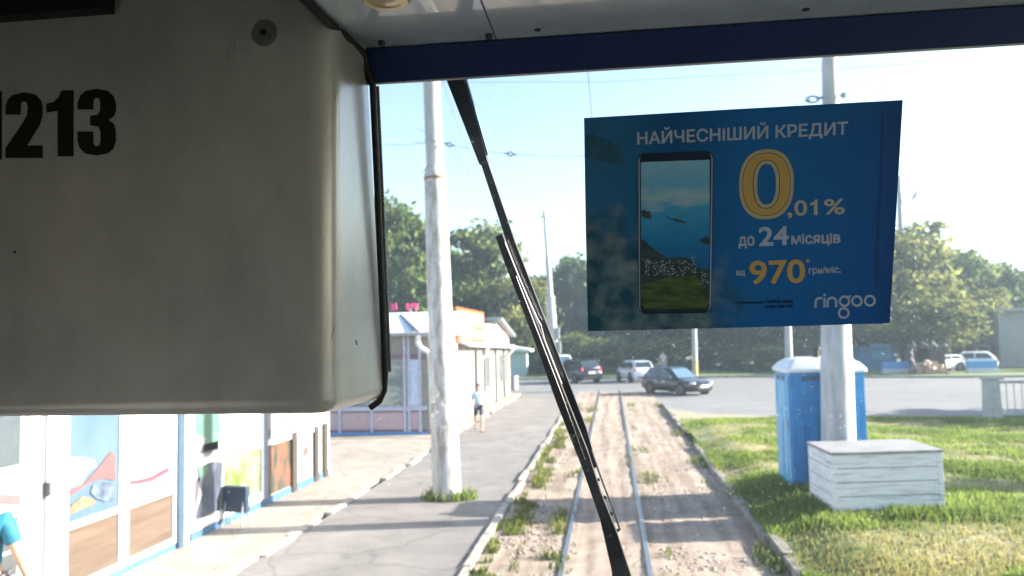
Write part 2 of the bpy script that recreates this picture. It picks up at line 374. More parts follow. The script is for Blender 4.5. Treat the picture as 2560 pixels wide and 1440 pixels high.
# windscreen: one slanted pane
def glassmat():
    mt = bpy.data.materials.new('dusty_windscreen'); mt.use_nodes = True
    n = mt.node_tree.nodes; L = mt.node_tree.links; n.remove(n['Principled BSDF'])
    t = n.new('ShaderNodeBsdfTransparent'); t.inputs[0].default_value = (.975, .99, .995, 1)
    g = n.new('ShaderNodeBsdfGlossy'); g.inputs['Roughness'].default_value = .02
    fr = n.new('ShaderNodeFresnel'); fr.inputs[0].default_value = 1.18
    m1 = n.new('ShaderNodeMixShader'); L.new(fr.outputs[0], m1.inputs[0]); L.new(t.outputs[0], m1.inputs[1]); L.new(g.outputs[0], m1.inputs[2])
    tc = n.new('ShaderNodeTexCoord'); no = n.new('ShaderNodeTexNoise'); no.inputs['Scale'].default_value = 7; no.inputs['Detail'].default_value = 8
    L.new(tc.outputs['Object'], no.inputs['Vector'])
    n2 = n.new('ShaderNodeTexNoise'); n2.inputs['Scale'].default_value = 220; n2.inputs['Detail'].default_value = 2; L.new(tc.outputs['Object'], n2.inputs['Vector'])
    sp = n.new('ShaderNodeMapRange'); sp.inputs[1].default_value = .67; sp.inputs[2].default_value = .74; sp.inputs[3].default_value = 0; sp.inputs[4].default_value = .14; L.new(n2.outputs[0], sp.inputs[0])
    mr = n.new('ShaderNodeMapRange'); mr.inputs[1].default_value = .35; mr.inputs[2].default_value = .75; mr.inputs[3].default_value = .002; mr.inputs[4].default_value = .013; L.new(no.outputs[0], mr.inputs[0])
    ad = n.new('ShaderNodeMath'); ad.operation = 'ADD'; L.new(sp.outputs[0], ad.inputs[0]); L.new(mr.outputs[0], ad.inputs[1])
    d = n.new('ShaderNodeBsdfTranslucent'); d.inputs[0].default_value = (.72, .82, .95, 1)
    m2 = n.new('ShaderNodeMixShader'); L.new(ad.outputs[0], m2.inputs[0]); L.new(m1.outputs[0], m2.inputs[1]); L.new(d.outputs[0], m2.inputs[2])
    L.new(m2.outputs[0], n['Material Output'].inputs[0]); return mt
def wpt(x, z, off=0): return Vector((x, 1.176-TL*(z-2.67)+off, z))
g = MB(); q = [wpt(XL+.02, 1.75), wpt(XR-.02, 1.75), wpt(XR-.02, 3.06), wpt(XL+.02, 3.06)]
g.prism(q, WN*.006)
screen = build('windscreen', g, glassmat(), tram)
# scratches in the glass
random.seed(3); SCM = M('scratched_glass', (.85, .88, .92), .4)
def scratch(pts, wd):
    sc = MB(); sc.tube([W(x, y, -.0012) for x, y in pts], [wd*(.4 if i in (0, len(pts)-1) else 1) for i in range(len(pts))], 4); build('scratch', sc, SCM, screen)
scratch([(2393, 690), (2400, 686), (2412, 700), (2422, 717)], .0011); scratch([(2402, 692), (2410, 706), (2416, 714)], .0012)
scratch([(2500, 688), (2497, 700), (2494, 710)], .0010); scratch([(2517, 688), (2513, 698)], .0008)
scratch([(2490, 753), (2489, 775), (2491, 795), (2489, 822)], .0009)
scratch([(1073, 410), (1062, 425), (1055, 432)], .0006); scratch([(1073, 412), (1092, 442), (1085, 450), (1092, 480), (1094, 520)], .00035)
scratch([(1062, 424), (1084, 448)], .0003); scratch([(1430, 885), (1450, 850), (1500, 810)], .0003); scratch([(1435, 880), (1480, 845), (1540, 812)], .0003)
for _ in range(34):
    x, y = random.uniform(1450, 1720), random.uniform(830, 905); l = random.uniform(8, 30); scratch([(x, y), (x+l, y-l*.7)], .00018)
for _ in range(26):
    x, y = random.uniform(2060, 2260), random.uniform(800, 900); l = random.uniform(5, 20); a = random.uniform(0, 6); scratch([(x, y), (x+l*cos(a), y+l*sin(a))], .00016)

# header beam
b = MB(); A, B2 = 3.0265, 3.0715
q = [wpt(0, A, -.006), wpt(0, B2, -.006), wpt(0, B2, .05), wpt(0, A+.012, .006), wpt(0, A, -.0005)]
b.prism([Vector((XL, v.y, v.z)) for v in q], (XR-XL, 0, 0)); hb = build('header_beam', b, NAVY, tram, bevel=.002)
b = MB(); q = [wpt(XL, A-.0015, -.0055), wpt(XL, A-.0002, -.0058), wpt(XL, A-.0002, -.001), wpt(XL, A-.0015, -.001)]; b.prism(q, (XR-XL, 0, 0)); build('glass_seal', b, M('pale_seal', (.5, .52, .6), .4), hb)
# ceiling panel over the windscreen
CEIL = M('ceiling_panel_paint', (.62, .74, .92), .2, 0.0, coat=.8, var=.10, scale=14, spec=.6)
c0, c1, zz = .62, 1.072, 3.0735
b = MB(); b.box(-.349, -.1462, c0, c1, zz, zz+.015); cp1 = build('ceiling_panel', b, CEIL, tram, bevel=.001)
b = MB(); b.box(-.1448, XR, c0, c1, zz, zz+.015); cp2 = build('ceiling_panel', b, CEIL, tram, bevel=.001)
SCREW = M('screw_metal', (.05, .06, .07), .4, .3)
def ceil_at(x, y): d = ray(x, y); return CP+d*((zz-HC)/d.z)
for i, (x, y, r, h) in enumerate(((954, 103, .0050, .006), (1222, 86, .0052, .006), (1344, 74, .0048, .0016), (2015, 23, .0048, .0016))):
    p = ceil_at(x, y); b = MB(); b.lathe([(r, 0), (r, -h*.6), (r*.8, -h), (r*.25, -h), (r*.2, -h*.7), (.0002, -h*.7)], 16, p); build('screw', b, SCREW, cp1 if i < 2 else cp2, smooth=1)
p = ceil_at(965, -14); b = MB(); b.lathe([(.030, 0), (.030, -.004), (.026, -.009), (.020, -.008), (.012, -.012), (.0005, -.013)], 28, p); build('ceiling_lamp', b, M('cream_lamp', (.75, .62, .42), .25, .3), tram, smooth=1)
build('upper_trim', MB().box(XL, XR, -.2, .61, 3.16, 3.18), M('black_trim', (.008, .008, .01), .7), tram)
build('front_header_wall', MB().box(XL, XR, 1.135, 1.16, 3.06, 3.335), SHELL, tram)
build('gap_cover', MB().box(XL, atY(272, 8, .94).x, .930, .952, atY(0, 38, .93).z, 3.335), M('black_cover', (.006, .007, .009), .7), tram)
# number cabinet
CAB = M('cabinet_paint', (.39, .415, .435), .34, scale=4.2, col2=(.58, .605, .625), lo=.32, hi=.62, bump=.10, bscale=260, coat=1.0, streak=(1, 1, .6))
CAB.node_tree.nodes['Principled BSDF'].inputs['Coat Roughness'].default_value = .26; CAB.node_tree.nodes['Principled BSDF'].inputs['Coat IOR'].default_value = 1.7
cx, cy, cz0, cz1 = -.343, .955, 2.574, 3.13
bm = bmesh.new()
def cabpts(x): return [(x, cy, cz0), (x, cy, cz1), (x, 1.176-TL*(cz1-2.67)-.012, cz1), (x, 1.176-TL*(cz0-2.67)-.012, cz0)]
a = [bm.verts.new(v) for v in cabpts(-1.24)]; c = [bm.verts.new(v) for v in cabpts(cx)]
c[2].co = Vector((-.327, wpt(0, cz1).y-.006, cz1)); c[3].co = Vector((-.3455, wpt(0, cz0).y-.006, cz0))
for f in ([a[0], a[1], a[2], a[3]], [c[3], c[2], c[1], c[0]]): bm.faces.new(f)
for i in range(4): bm.faces.new([a[i], c[i], c[(i+1) % 4], a[(i+1) % 4]][::-1])
bmesh.ops.recalc_face_normals(bm, faces=bm.faces)
bm.edges.ensure_lookup_table()
def pick(fn): return [e for e in bm.edges if fn(e)]
e1 = pick(lambda e: all(abs(v.co.x-cx) < 1e-3 for v in e.verts) and all(abs(v.co.y-cy) < 1e-4 for v in e.verts))
bmesh.ops.bevel(bm, geom=e1, offset=.030, segments=10, profile=.5, affect='EDGES')
e2 = pick(lambda e: all(abs(v.co.z-cz0) < 1e-4 for v in e.verts) and len(e.link_faces) == 2 and not all(v.co.y > 1.14 for v in e.verts) and not all(v.co.x < -1.2 for v in e.verts))
bmesh.ops.bevel(bm, geom=e2, offset=.020, segments=6, profile=.5, affect='EDGES')
me = bpy.data.meshes.new('cabinet'); q = rootloc(tram)
for v in bm.verts: v.co -= q
bm.to_mesh(me); bm.free(); me.materials.append(CAB); me.shade_smooth(); me.set_sharp_from_angle(angle=radians(35))
cab = bpy.data.objects.new('cabinet', me); COL.objects.link(cab); cab.parent = tram
b = MB(); b.tube([(-.352, .86, 3.071), (-.347, .95, 3.070), (-.340, 1.03, 3.069), (-.332, 1.062, 3.062), (-.330, 1.066, 3.045)], [.006, .006, .007, .007, .005], 8); build('corner_seal', b, BLACK, cab, smooth=2)
RUB = [(908, 150), (920, 178), (934, 215), (946, 480), (958, 760), (965, 930), (962, 975), (950, 1003), (928, 1019)]
b = MB(); b.tube([W(x-2, y, -.010) for x, y in RUB], .0050, 8); build('rubber_seal', b, BLACK, cab, smooth=2)
b = MB(); R2 = [W(x+8, y, -.004) for x, y in RUB[2:6]]
for A2, B3 in zip(R2[:-1], R2[1:]):
    n = int((B3-A2).length/.0052)
    for i in range(n):
        p = A2.lerp(B3, (i+.5)/n); b.box(-.0026, .0026, -.0015, .0015, -.0017, .0017, 0, p)
for A2, B3 in zip(R2[:-1], R2[1:]):
    e_ = Vector((.0028, 0, 0)); b.add([A2-e_+WN*.001, A2+e_+WN*.001, B3+e_+WN*.001, B3-e_+WN*.001, A2-e_+WN*.003, A2+e_+WN*.003, B3+e_+WN*.003, B3-e_+WN*.003], [(0, 1, 2, 3), (4, 7, 6, 5), (0, 4, 5, 1), (1, 5, 6, 2), (2, 6, 7, 3), (3, 7, 4, 0)])
build('ribbed_strip', b, M('grey_ribbed_rubber', (.22, .24, .28), .6), cab)
def vscrew(px, py, r):
    p = atY(px, py, cy-.0005); b = MB()
    for R, h in ((r, .002), (r*.72, .0035), (r*.45, .0025)): b.disc(p, (0, -1, 0), R, h, 24)
    o = build('screw', b, M('washer_green', (.16, .20, .19), .5, var=.25, scale=200), cab)
    b = MB(); b.disc(p+Vector((0, -.0036, 0)), (0, -1, 0), r*.24, .0012, 12); build('screw_socket', b, BLACK, cab)
vscrew(661, 84, .0165)
FONT = None
def textmesh(s, bold=0.0, space=1.0):
    cu = bpy.data.curves.new('t', 'FONT'); cu.body = s; cu.size = 1; cu.offset = bold; cu.space_character = space; cu.resolution_u = 6
    o = bpy.data.objects.new('t', cu); COL.objects.link(o)
    dg = bpy.context.evaluated_depsgraph_get(); me = bpy.data.meshes.new_from_object(o.evaluated_get(dg))
    V = [Vector(v.co) for v in me.vertices]; Fc = [tuple(p.vertices) for p in me.polygons]
    bpy.data.objects.remove(o); bpy.data.meshes.remove(me); return V, Fc
hv = textmesh('H')[0]; CAPH = max(v.y for v in hv)
def place_text(name, s, P00, P10, P01, mat, parent, lift, bold=.0, capb=None, space=1.0, smat=None):
    """baseline from P00 to P10 (world), cap height point P01"""
    s = s.replace('і', 'i').replace('І', 'I')
    V, Fc = textmesh(s, 0, space); x0 = min(v.x for v in V)-bold; x1 = max(v.x for v in V)+bold
    ch = CAPH+2*bold; U = P10-P00; H2 = P01-P00; b = MB()
    offs = [(0, 0)]+([(bold*cos(k*pi/4), bold*sin(k*pi/4)) for k in range(8)] if bold else [])
    for k, (ox, oy) in enumerate(offs):
        b.add([P00 + U*((v.x+ox-x0)/(x1-x0)) + H2*((v.y+oy+bold)/ch) + lift*(1+.04*k) for v in V], Fc)
    return build(name, b, mat, parent, fix=False)
INK = M('black_ink', (.006, .006, .008), .6)
def cpt(x, y): return atY(x, y, cy-.0006)
DIG = {'1': [(.42, 0), (1, 0), (1, 1), (.55, 1), (.46, .9), (.25, .82), (0, .80), (0, .66), (.42, .69)],
       '2': [(0, .66), (0, .78), (.06, .89), (.2, .965), (.5, 1), (.8, .965), (.95, .88), (1, .76), (.99, .64), (.92, .5), (.58, .19), (1, .19), (1, 0), (0, 0), (0, .15), (.48, .55), (.58, .66), (.6, .78), (.57, .845), (.5, .865), (.43, .845), (.41, .78), (.41, .66)],
       '3': [(0, .69), (0, .79), (.07, .9), (.22, .97), (.5, 1), (.78, .97), (.94, .89), (1, .78), (1, .68), (.95, .59), (.8, .535), (.95, .47), (1, .36), (1, .22), (.93, .10), (.78, .03), (.5, 0), (.2, .03), (.06, .11), (0, .22), (0, .36), (.41, .36), (.41, .2), (.44, .15), (.5, .135), (.57, .155), (.6, .21), (.6, .35), (.55, .43), (.33, .455), (.33, .595), (.53, .61), (.59, .68), (.59, .8), (.56, .85), (.5, .868), (.43, .85), (.41, .79), (.41, .69)]}
for s_, x0, x1, yb, yt in (('1', -52, 5, 399, 228), ('2', 14, 107, 395, 231), ('1', 116, 184, 391, 226), ('3', 194, 290, 389, 222)):
    b = MB(); P = [cpt(x0+(x1-x0)*u+(1-v)*0, yb+(yt-yb)*v) for u, v in DIG[s_]]; b.prism(P, (0, -.0003, 0)); build('number', b, INK, cab)
# scuffs on the cabinet side
SCF = M('scuff_mark', (.10, .10, .10), .7)
for pts, r in (([(890, 850), (893, 862)], .0007), ([(836, 815), (828, 850)], .0004), ([(842, 130), (845, 200), (838, 250)], .0003)):
    b = MB(); b.tube([atX(x, y, cx+.0012) for x, y in pts], r, 4); build('scuff', b, SCF, cab)
b = MB(); b.disc(atY(37, 630, cy-.0002), (0, -1, 0), .0024, .0004, 10); build('scuff', b, SCF, cab)
for pts in ([(575, 110), (568, 150)], [(590, 95), (582, 125)]):
    b = MB(); b.tube([atY(x, y, cy-.0001) for x, y in pts], .00022, 4); build('scuff', b, SCF, cab)
# wiper outside the glass
WIP = M('wiper_black', (.010, .014, .025), .38, var=.3, scale=60)
def wprism(mb, poly, off, th): mb.prism([W(x, y, off) for x, y in poly], WN*th)
wo = .035
arm = MB(); wprism(arm, [(1103, 168), (1150, 163), (1219, 402), (1222, 410), (1199, 413), (1195, 404), (1178, 360)], wo+.004, .012)
wa = build('wiper_arm', arm, WIP, tram, bevel=.0012)
b = MB(); wprism(b, [(1201, 408), (1220, 405), (1290, 610), (1378, 838), (1466, 1070), (1492, 1165), (1488, 1172), (1474, 1164), (1445, 1090), (1352, 838), (1268, 612)], wo+.006, .006); build('arm_rod', b, WIP, wa, bevel=.001)
b = MB(); wprism(b, [(1150, 163), (1156, 163), (1220, 385), (1217, 390)], wo+.002, .010); build('arm_edge', b, M('wiper_edge_blue', (.12, .2, .4), .3), wa)
bl = MB(); wprism(bl, [(1238, 592), (1256, 584), (1270, 622), (1352, 830), (1412, 985), (1470, 1130), (1502, 1230), (1542, 1330), (1578, 1440), (1600, 1520), (1560, 1520), (1532, 1440), (1500, 1300), (1455, 1170), (1392, 1010), (1330, 838), (1262, 660)], wo-.006, .009)
wb = build('wiper_blade', bl, BLACK, tram, bevel=.0012)
b = MB()                                              # the slim upper spine and its cross pieces
b.tube([W(x, y, wo+.004) for x, y in ((1478, 1125), (1492, 1165), (1510, 1215), (1530, 1265), (1550, 1325))], .0016, 6)
for x, y in ((1487, 1203), (1503, 1248), (1520, 1288), (1535, 1330)): b.tube([W(x-14, y+4, wo), W(x+12, y-5, wo+.004)], .0028, 6)
build('blade_bridge', b, WIP, wb)
b = MB()
for pts in ([(1262, 605), (1300, 700), (1345, 800), (1352, 812), (1362, 850), (1405, 960)], [(1290, 690), (1352, 850), (1400, 975), (1440, 1085), (1463, 1150)]): b.tube([W(x, y, wo-.008) for x, y in pts], .0006, 5)
build('steel_spine', b, CHROME, wb)
b = MB(); b.tube([W(x, y, wo) for x, y in ((1515, 1340), (1528, 1390), (1536, 1470))], .0022, 6); build('blade_clip', b, M('rust_metal', (.18, .09, .05), .7), wb)

# ================================================================== POSTER
def PP(x, y, l=0.0): return W(x, y, -.0035-l)
poster = thing('poster', 'blue credit advert with a phone picture stuck inside the windscreen', 'poster', PP(1850, 560))
def pmat(name, c, r=.45): return M(name, c, r, var=.04, scale=60)
def paper():
    mt = bpy.data.materials.new('printed_paper'); mt.use_nodes = True
    n = mt.node_tree.nodes; L = mt.node_tree.links; b = n['Principled BSDF']; b.inputs['Roughness'].default_value = .42
    tc = n.new('ShaderNodeTexCoord'); sp = n.new('ShaderNodeSeparateXYZ'); L.new(tc.outputs['Object'], sp.inputs[0])
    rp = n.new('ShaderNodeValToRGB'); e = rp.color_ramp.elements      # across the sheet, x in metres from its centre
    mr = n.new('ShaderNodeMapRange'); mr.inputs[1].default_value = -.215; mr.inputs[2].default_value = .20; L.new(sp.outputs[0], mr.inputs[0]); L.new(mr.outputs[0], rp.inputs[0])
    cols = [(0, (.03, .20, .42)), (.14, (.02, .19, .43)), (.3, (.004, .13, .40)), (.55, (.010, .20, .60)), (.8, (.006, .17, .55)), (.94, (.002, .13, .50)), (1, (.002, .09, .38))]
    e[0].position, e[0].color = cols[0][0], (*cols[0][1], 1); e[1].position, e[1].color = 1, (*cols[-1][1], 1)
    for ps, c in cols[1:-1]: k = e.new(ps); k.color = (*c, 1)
    # blurred dark land in the left third
    no = n.new('ShaderNodeTexNoise'); no.inputs['Scale'].default_value = 22; no.inputs['Detail'].default_value = 5; L.new(tc.outputs['Object'], no.inputs['Vector'])
    # mask: low and left
    ma = n.new('ShaderNodeMath'); ma.operation = 'MULTIPLY_ADD'; ma.inputs[1].default_value = -1.0; ma.inputs[2].default_value = -.07; L.new(sp.outputs[2], ma.inputs[0])
    mb_ = n.new('ShaderNodeMath'); mb_.operation = 'MULTIPLY_ADD'; mb_.inputs[1].default_value = -.9; L.new(sp.outputs[0], mb_.inputs[0]); L.new(ma.outputs[0], mb_.inputs[2])
    mn = n.new('ShaderNodeMath'); mn.operation = 'MULTIPLY_ADD'; mn.inputs[1].default_value = .25; L.new(no.outputs[0], mn.inputs[0]); L.new(mb_.outputs[0], mn.inputs[2])
    mk = n.new('ShaderNodeMapRange'); mk.inputs[1].default_value = .165; mk.inputs[2].default_value = .24; L.new(mn.outputs[0], mk.inputs[0])
    n3 = n.new('ShaderNodeTexNoise'); n3.inputs['Scale'].default_value = 34; n3.inputs['Detail'].default_value = 6; L.new(tc.outputs['Object'], n3.inputs['Vector'])
    lr = n.new('ShaderNodeValToRGB'); q = lr.color_ramp.elements; q[0].position = .40; q[0].color = (.02, .115, .20, 1); q[1].position = .80; q[1].color = (.30, .44, .50, 1); L.new(n3.outputs[0], lr.inputs[0])
    mx = n.new('ShaderNodeMix'); mx.data_type = 'RGBA'; L.new(mk.outputs[0], mx.inputs[0]); L.new(rp.outputs[0], mx.inputs[6]); L.new(lr.outputs[0], mx.inputs[7])
    L.new(mx.outputs[2], b.inputs['Base Color'])
    tr = n.new('ShaderNodeBsdfTranslucent'); L.new(mx.outputs[2], tr.inputs[0]); ms = n.new('ShaderNodeMixShader'); ms.inputs[0].default_value = .16
    L.new(b.outputs[0], ms.inputs[1]); L.new(tr.outputs[0], ms.inputs[2]); L.new(ms.outputs[0], n['Material Output'].inputs[0])
    return mt
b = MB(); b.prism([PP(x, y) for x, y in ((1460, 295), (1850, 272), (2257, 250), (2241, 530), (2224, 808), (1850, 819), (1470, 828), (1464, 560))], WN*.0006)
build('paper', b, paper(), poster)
LAY = -WN*.00035
def flat(name, poly, mat, lay, parent=poster):
    b = MB(); b.prism([PP(x, y)+LAY*lay for x, y in poly], -WN*.0002); return build(name, b, mat, parent)
PALE = pmat('pale_print', (.46, .58, .80)); GOLD = pmat('gold_print', (.62, .43, .15)); TAN = pmat('tan_print', (.55, .47, .30)); BEIGE = pmat('beige_print', (.52, .54, .47)); DK = pmat('dark_print', (.004, .012, .05)); PBLUE = pmat('blue_print', (.003, .13, .43))
def ptext(name, s, x0, y0, x1, y1, cap, mat, bold=.02, space=1.0):
    dx, dy = (x1-x0), (y1-y0); place_text(name, s, PP(x0, y0), PP(x1, y1), PP(x0-.02*cap, y0-cap), mat, poster, LAY*1.6, bold, space=space)
ptext('headline', 'НАЙЧЕСНІШИЙ КРЕДИТ', 1593, 362, 2119, 336.5, 30, PALE, .022)
ptext('credit_rate', ',', 1968.5, 540.2, 1981, 539.7, 38, BEIGE, .022)
ptext('credit_rate', '0', 1986, 539.5, 2018, 538.2, 38, BEIGE, .018)
b = MB(); b.add([PP(2024+25*u, 538-u*1.0-38.5*v)+LAY*1.6 for u, v in ((.42, 0), (.78, 0), (.78, 1), (.50, 1), (.40, .86), (0.02, .78), (.02, .62), (.42, .68))], [tuple(range(8))]); build('credit_rate', b, BEIGE, poster)
ptext('credit_rate', '%', 2060, 536.6, 2112, 534.5, 38, BEIGE, .016)
ptext('term_prefix', 'до', 1845.7, 615.5, 1886.6, 614, 30, PALE, .030)
ptext('term_number', '24', 1897, 615.5, 1972, 612.5, 47.5, PALE, .026)
ptext('term_unit', 'місяців', 1978, 611, 2101, 607.4, 27, PALE, .030)
ptext('price_prefix', 'від', 1840.5, 688.7, 1863, 687.8, 14.6, PALE, .030)
ptext('price_number', '970', 1873.7, 711, 2013, 706.5, 58, GOLD, .021)
ptext('asterisk', '*', 2014, 666, 2025, 665.5, 19, TAN, .01)
ptext('price_unit', 'грн/міс.', 2021.4, 684.4, 2102, 681.8, 17, PALE, .026)
ptext('web_address', 'www.ringoo.ua', 1840.5, 759.3, 1906.4, 758, 6.5, DK, .03)
ptext('hotline_words', 'ГАРЯЧА ЛІНІЯ', 1913, 758, 1982, 757, 7, DK, .03)
ptext('hotline_number', '0 800 308 499', 1913, 770, 1982, 768.8, 7.4, DK, .03)
# big zero: nested ovals
def oval(cx_, cy_, a, b_, n=48, p=2.35):
    out = []
    for k in range(n):
        t = 2*pi*k/n; c, s = cos(t), sin(t); x = a*abs(c)**(2/p)*(1 if c >= 0 else -1); y = b_*abs(s)**(2/p)*(1 if s >= 0 else -1)
        out.append((cx_+x, cy_+y-x*.045))
    return out
def zring(name, a0, b0, a1, b1, mat, lay):
    o = oval(1916, 460.5, a0, b0); i = oval(1916, 460.5, a1, b1); n = len(o); b = MB()
    vs = [PP(*q)+LAY*lay for q in o+i]; b.add(vs, [(k, (k+1) % n, n+(k+1) % n, n+k) for k in range(n)]); build(name, b, mat, poster)
zring('zero_halo', 68.5, 87.5, 63.5, 82, TAN, 1.5); zring('zero_rim', 63.5, 82, 60.5, 79, BEIGE, 1.5); zring('zero_line', 60.5, 79, 59, 77.5, DK, 1.5)
zring('zero_fill', 59, 77.5, 34, 61, GOLD, 1.5); zring('zero_line', 34, 61, 32, 59, DK, 1.5); zring('zero_rim', 32, 59, 28, 55, BEIGE, 1.5); zring('zero_halo', 28, 55, 23.5, 50.5, TAN, 1.5)
# shop logo drawn with round strokes
def stroke(mb, pts, wd, closed=False, lay=1.6):
    n = len(pts); vs = []
    for i, (x, y) in enumerate(pts):
        a = pts[(i-1) % n] if (closed or i > 0) else pts[0]; c = pts[(i+1) % n] if (closed or i < n-1) else pts[-1]
        dx, dy = c[0]-a[0], c[1]-a[1]; l = max(1e-6, sqrt(dx*dx+dy*dy)); ox, oy = -dy/l*wd/2, dx/l*wd/2
        vs += [PP(x+ox, y+oy)+LAY*lay, PP(x-ox, y-oy)+LAY*lay]
    mb.add(vs, [(2*i, 2*i+1, 2*((i+1) % n)+1, 2*((i+1) % n)) for i in range(n if closed else n-1)])
def lg(x, y): return (1820+x/5.143, 540+y/5.143)
def arc(cx_, cy_, r, a0, a1, n=24): return [lg(cx_+r*cos(radians(a0+(a1-a0)*k/n)), cy_-r*sin(radians(a0+(a1-a0)*k/n))) for k in range(n+1)]
lb = MB(); wd = 5.6
stroke(lb, [lg(1122, 1180), lg(1126, 1110)]+arc(1175, 1102, 48, 175, 70, 10)+[lg(1212, 1052)], wd)
stroke(lb, [lg(1237, 1175), lg(1240, 1052)], wd); stroke(lb, [lg(1241, 1000), lg(1241, 1030)], wd+.3)
stroke(lb, [lg(1278, 1174), lg(1280, 1105)]+arc(1335, 1105, 55, 180, 0, 14)+[lg(1389, 1172)], wd)
stroke(lb, arc(1496, 1095, 60, 0, 345, 30), wd, True); stroke(lb, arc(1656, 1093, 60, 0, 345, 30), wd, True); stroke(lb, arc(1822, 1088, 62, 0, 345, 30), wd, True)
stroke(lb, arc(1487, 1246, 62, 0, 345, 30), wd, True); stroke(lb, [lg(1500, 1040), lg(1545, 1036), lg(1580, 1028)], wd*.8)
build('shop_logo', lb, PALE, poster, fix=False)
# phone picture
def rquad(TLc, TRc, BRc, BLc, r, n=6):
    def mapq(u, v): 
        a = (TLc[0]+(TRc[0]-TLc[0])*u, TLc[1]+(TRc[1]-TLc[1])*u); b_ = (BLc[0]+(BRc[0]-BLc[0])*u, BLc[1]+(BRc[1]-BLc[1])*u)
        return (a[0]+(b_[0]-a[0])*v, a[1]+(b_[1]-a[1])*v)
    wq, hq = TRc[0]-TLc[0], BLc[1]-TLc[1]; out = []
    for cxx, cyy, a0 in ((1-r/wq, r/hq, 0), (r/wq, r/hq, 90), (r/wq, 1-r/hq, 180), (1-r/wq, 1-r/hq, 270)):
        for k in range(n+1):
            t = radians(a0+90*k/n); out.append(mapq(cxx+r/wq*cos(t), cyy-r/hq*sin(t)))
    return out
flat('phone_outline', rquad((1594, 384), (1783.5, 377), (1779, 782), (1596, 785), 20), DK, 1.2)
flat('phone_rim', rquad((1595.5, 387), (1782, 380), (1777.3, 780), (1597.5, 783), 19), pmat('silver_print', (.36, .48, .64)), 2.0)
flat('phone_face', rquad((1599, 385), (1778.5, 379), (1773.5, 781), (1601, 784), 17), pmat('phone_dark_print', (.006, .022, .07)), 2.8)
def picmat():
    mt = bpy.data.materials.new('coast_picture'); mt.use_nodes = True
    n = mt.node_tree.nodes; L = mt.node_tree.links; b = n['Principled BSDF']; b.inputs['Roughness'].default_value = .4
    tc = n.new('ShaderNodeTexCoord'); sp = n.new('ShaderNodeSeparateXYZ'); L.new(tc.outputs['Generated'], sp.inputs[0])
    rp = n.new('ShaderNodeValToRGB'); e = rp.color_ramp.elements
    cols = [(0, (.016, .04, .036)), (.36, (.012, .19, .55)), (.5, (.02, .28, .68)), (.68, (.06, .42, .80)), (.76, (.42, .66, .86)), (.84, (.16, .52, .90)), (1, (.28, .64, .95))]
    e[0].position, e[0].color = 0, (*cols[0][1], 1); e[1].position, e[1].color = 1, (*cols[-1][1], 1)
    for ps, c in cols[1:-1]: k = e.new(ps); k.color = (*c, 1)
    mp = n.new('ShaderNodeMapping'); mp.inputs['Scale'].default_value = (1.5, 1, 9); no = n.new('ShaderNodeTexNoise'); no.inputs['Scale'].default_value = 2.4; no.inputs['Detail'].default_value = 5
    L.new(tc.outputs['Generated'], mp.inputs[0]); L.new(mp.outputs[0], no.inputs['Vector'])
    a = n.new('ShaderNodeMath'); a.operation = 'MULTIPLY_ADD'; a.inputs[1].default_value = .16; L.new(no.outputs[0], a.inputs[0])
    s = n.new('ShaderNodeMath'); s.operation = 'ADD'; s.inputs[1].default_value = -.08; L.new(sp.outputs[2], s.inputs[0]); L.new(s.outputs[0], a.inputs[2]); L.new(a.outputs[0], rp.inputs[0])
    L.new(rp.outputs[0], b.inputs['Base Color']); return mt
def zq(x, y): return (1580+x/3.273, 360+y/3.273)
flat('phone_picture', [zq(72, 152), zq(78, 148), zq(634, 128), zq(634, 1290), zq(600, 1368), zq(100, 1376), zq(76, 1310)], picmat(), 3.6)
LANDD = M('dark_land_print', (.012, .045, .06), .5, var=.4, scale=120, col2=(.06, .11, .12)); LANDG = M('green_land_print', (.03, .07, .04), .5, scale=60, col2=(.13, .20, .07), streak=(.6, 1, 2))
flat('phone_island', [zq(76, 545), zq(100, 535), zq(120, 550), zq(145, 548), zq(162, 612), zq(110, 608), zq(76, 590)], LANDD, 4.4)
flat('phone_island', [zq(265, 590), zq(300, 597), zq(326, 612), zq(356, 608), zq(400, 622), zq(452, 641), zq(420, 645), zq(380, 639), zq(340, 625), zq(308, 612)], LANDD, 4.4)
flat('phone_island', [zq(548, 785), zq(600, 755), zq(634, 762), zq(634, 818), zq(585, 812)], LANDD, 4.4)
flat('phone_land', [zq(76, 775), zq(110, 790), zq(150, 835), zq(220, 890), zq(290, 930), zq(400, 918), zq(480, 945), zq(530, 1010), zq(634, 1030), zq(634, 1250), zq(76, 1250)], LANDD, 4.4)
flat('phone_land', [zq(76, 1150), zq(180, 1120), zq(300, 1085), zq(420, 1085), zq(520, 1075), zq(560, 1120), zq(600, 1200), zq(634, 1240), zq(634, 1290), zq(610, 1340), zq(100, 1345), zq(76, 1300)], LANDG, 5.2)
hs = MB(); random.seed(12)
def phouse(x, y, s): hs.prism([PP(*zq(x+a*s, y+b_*s))+LAY*5.4 for a, b_ in ((-1, -.7), (.8, -1), (1, .7), (-.7, .9))], -WN*.0001)
for _ in range(150):
    t = random.random(); x = 90+460*t + random.gauss(0, 12); y = 930+150*random.random()+20*sin(t*5)
    if x > 100 and y < 1075 and (x < 520): phouse(x, y, random.uniform(3, 8))
for _ in range(22): phouse(random.uniform(560, 625), random.uniform(1040, 1180), random.uniform(3, 7))
build('phone_town', hs, pmat('pale_house_print', (.34, .44, .55)), poster)
b = MB(); stroke(b, [zq(76, 935), zq(130, 955), zq(200, 985), zq(260, 1030), zq(305, 1085)], 3.0, lay=5.6); build('phone_road', b, pmat('road_print', (.13, .18, .24)), poster, fix=False)
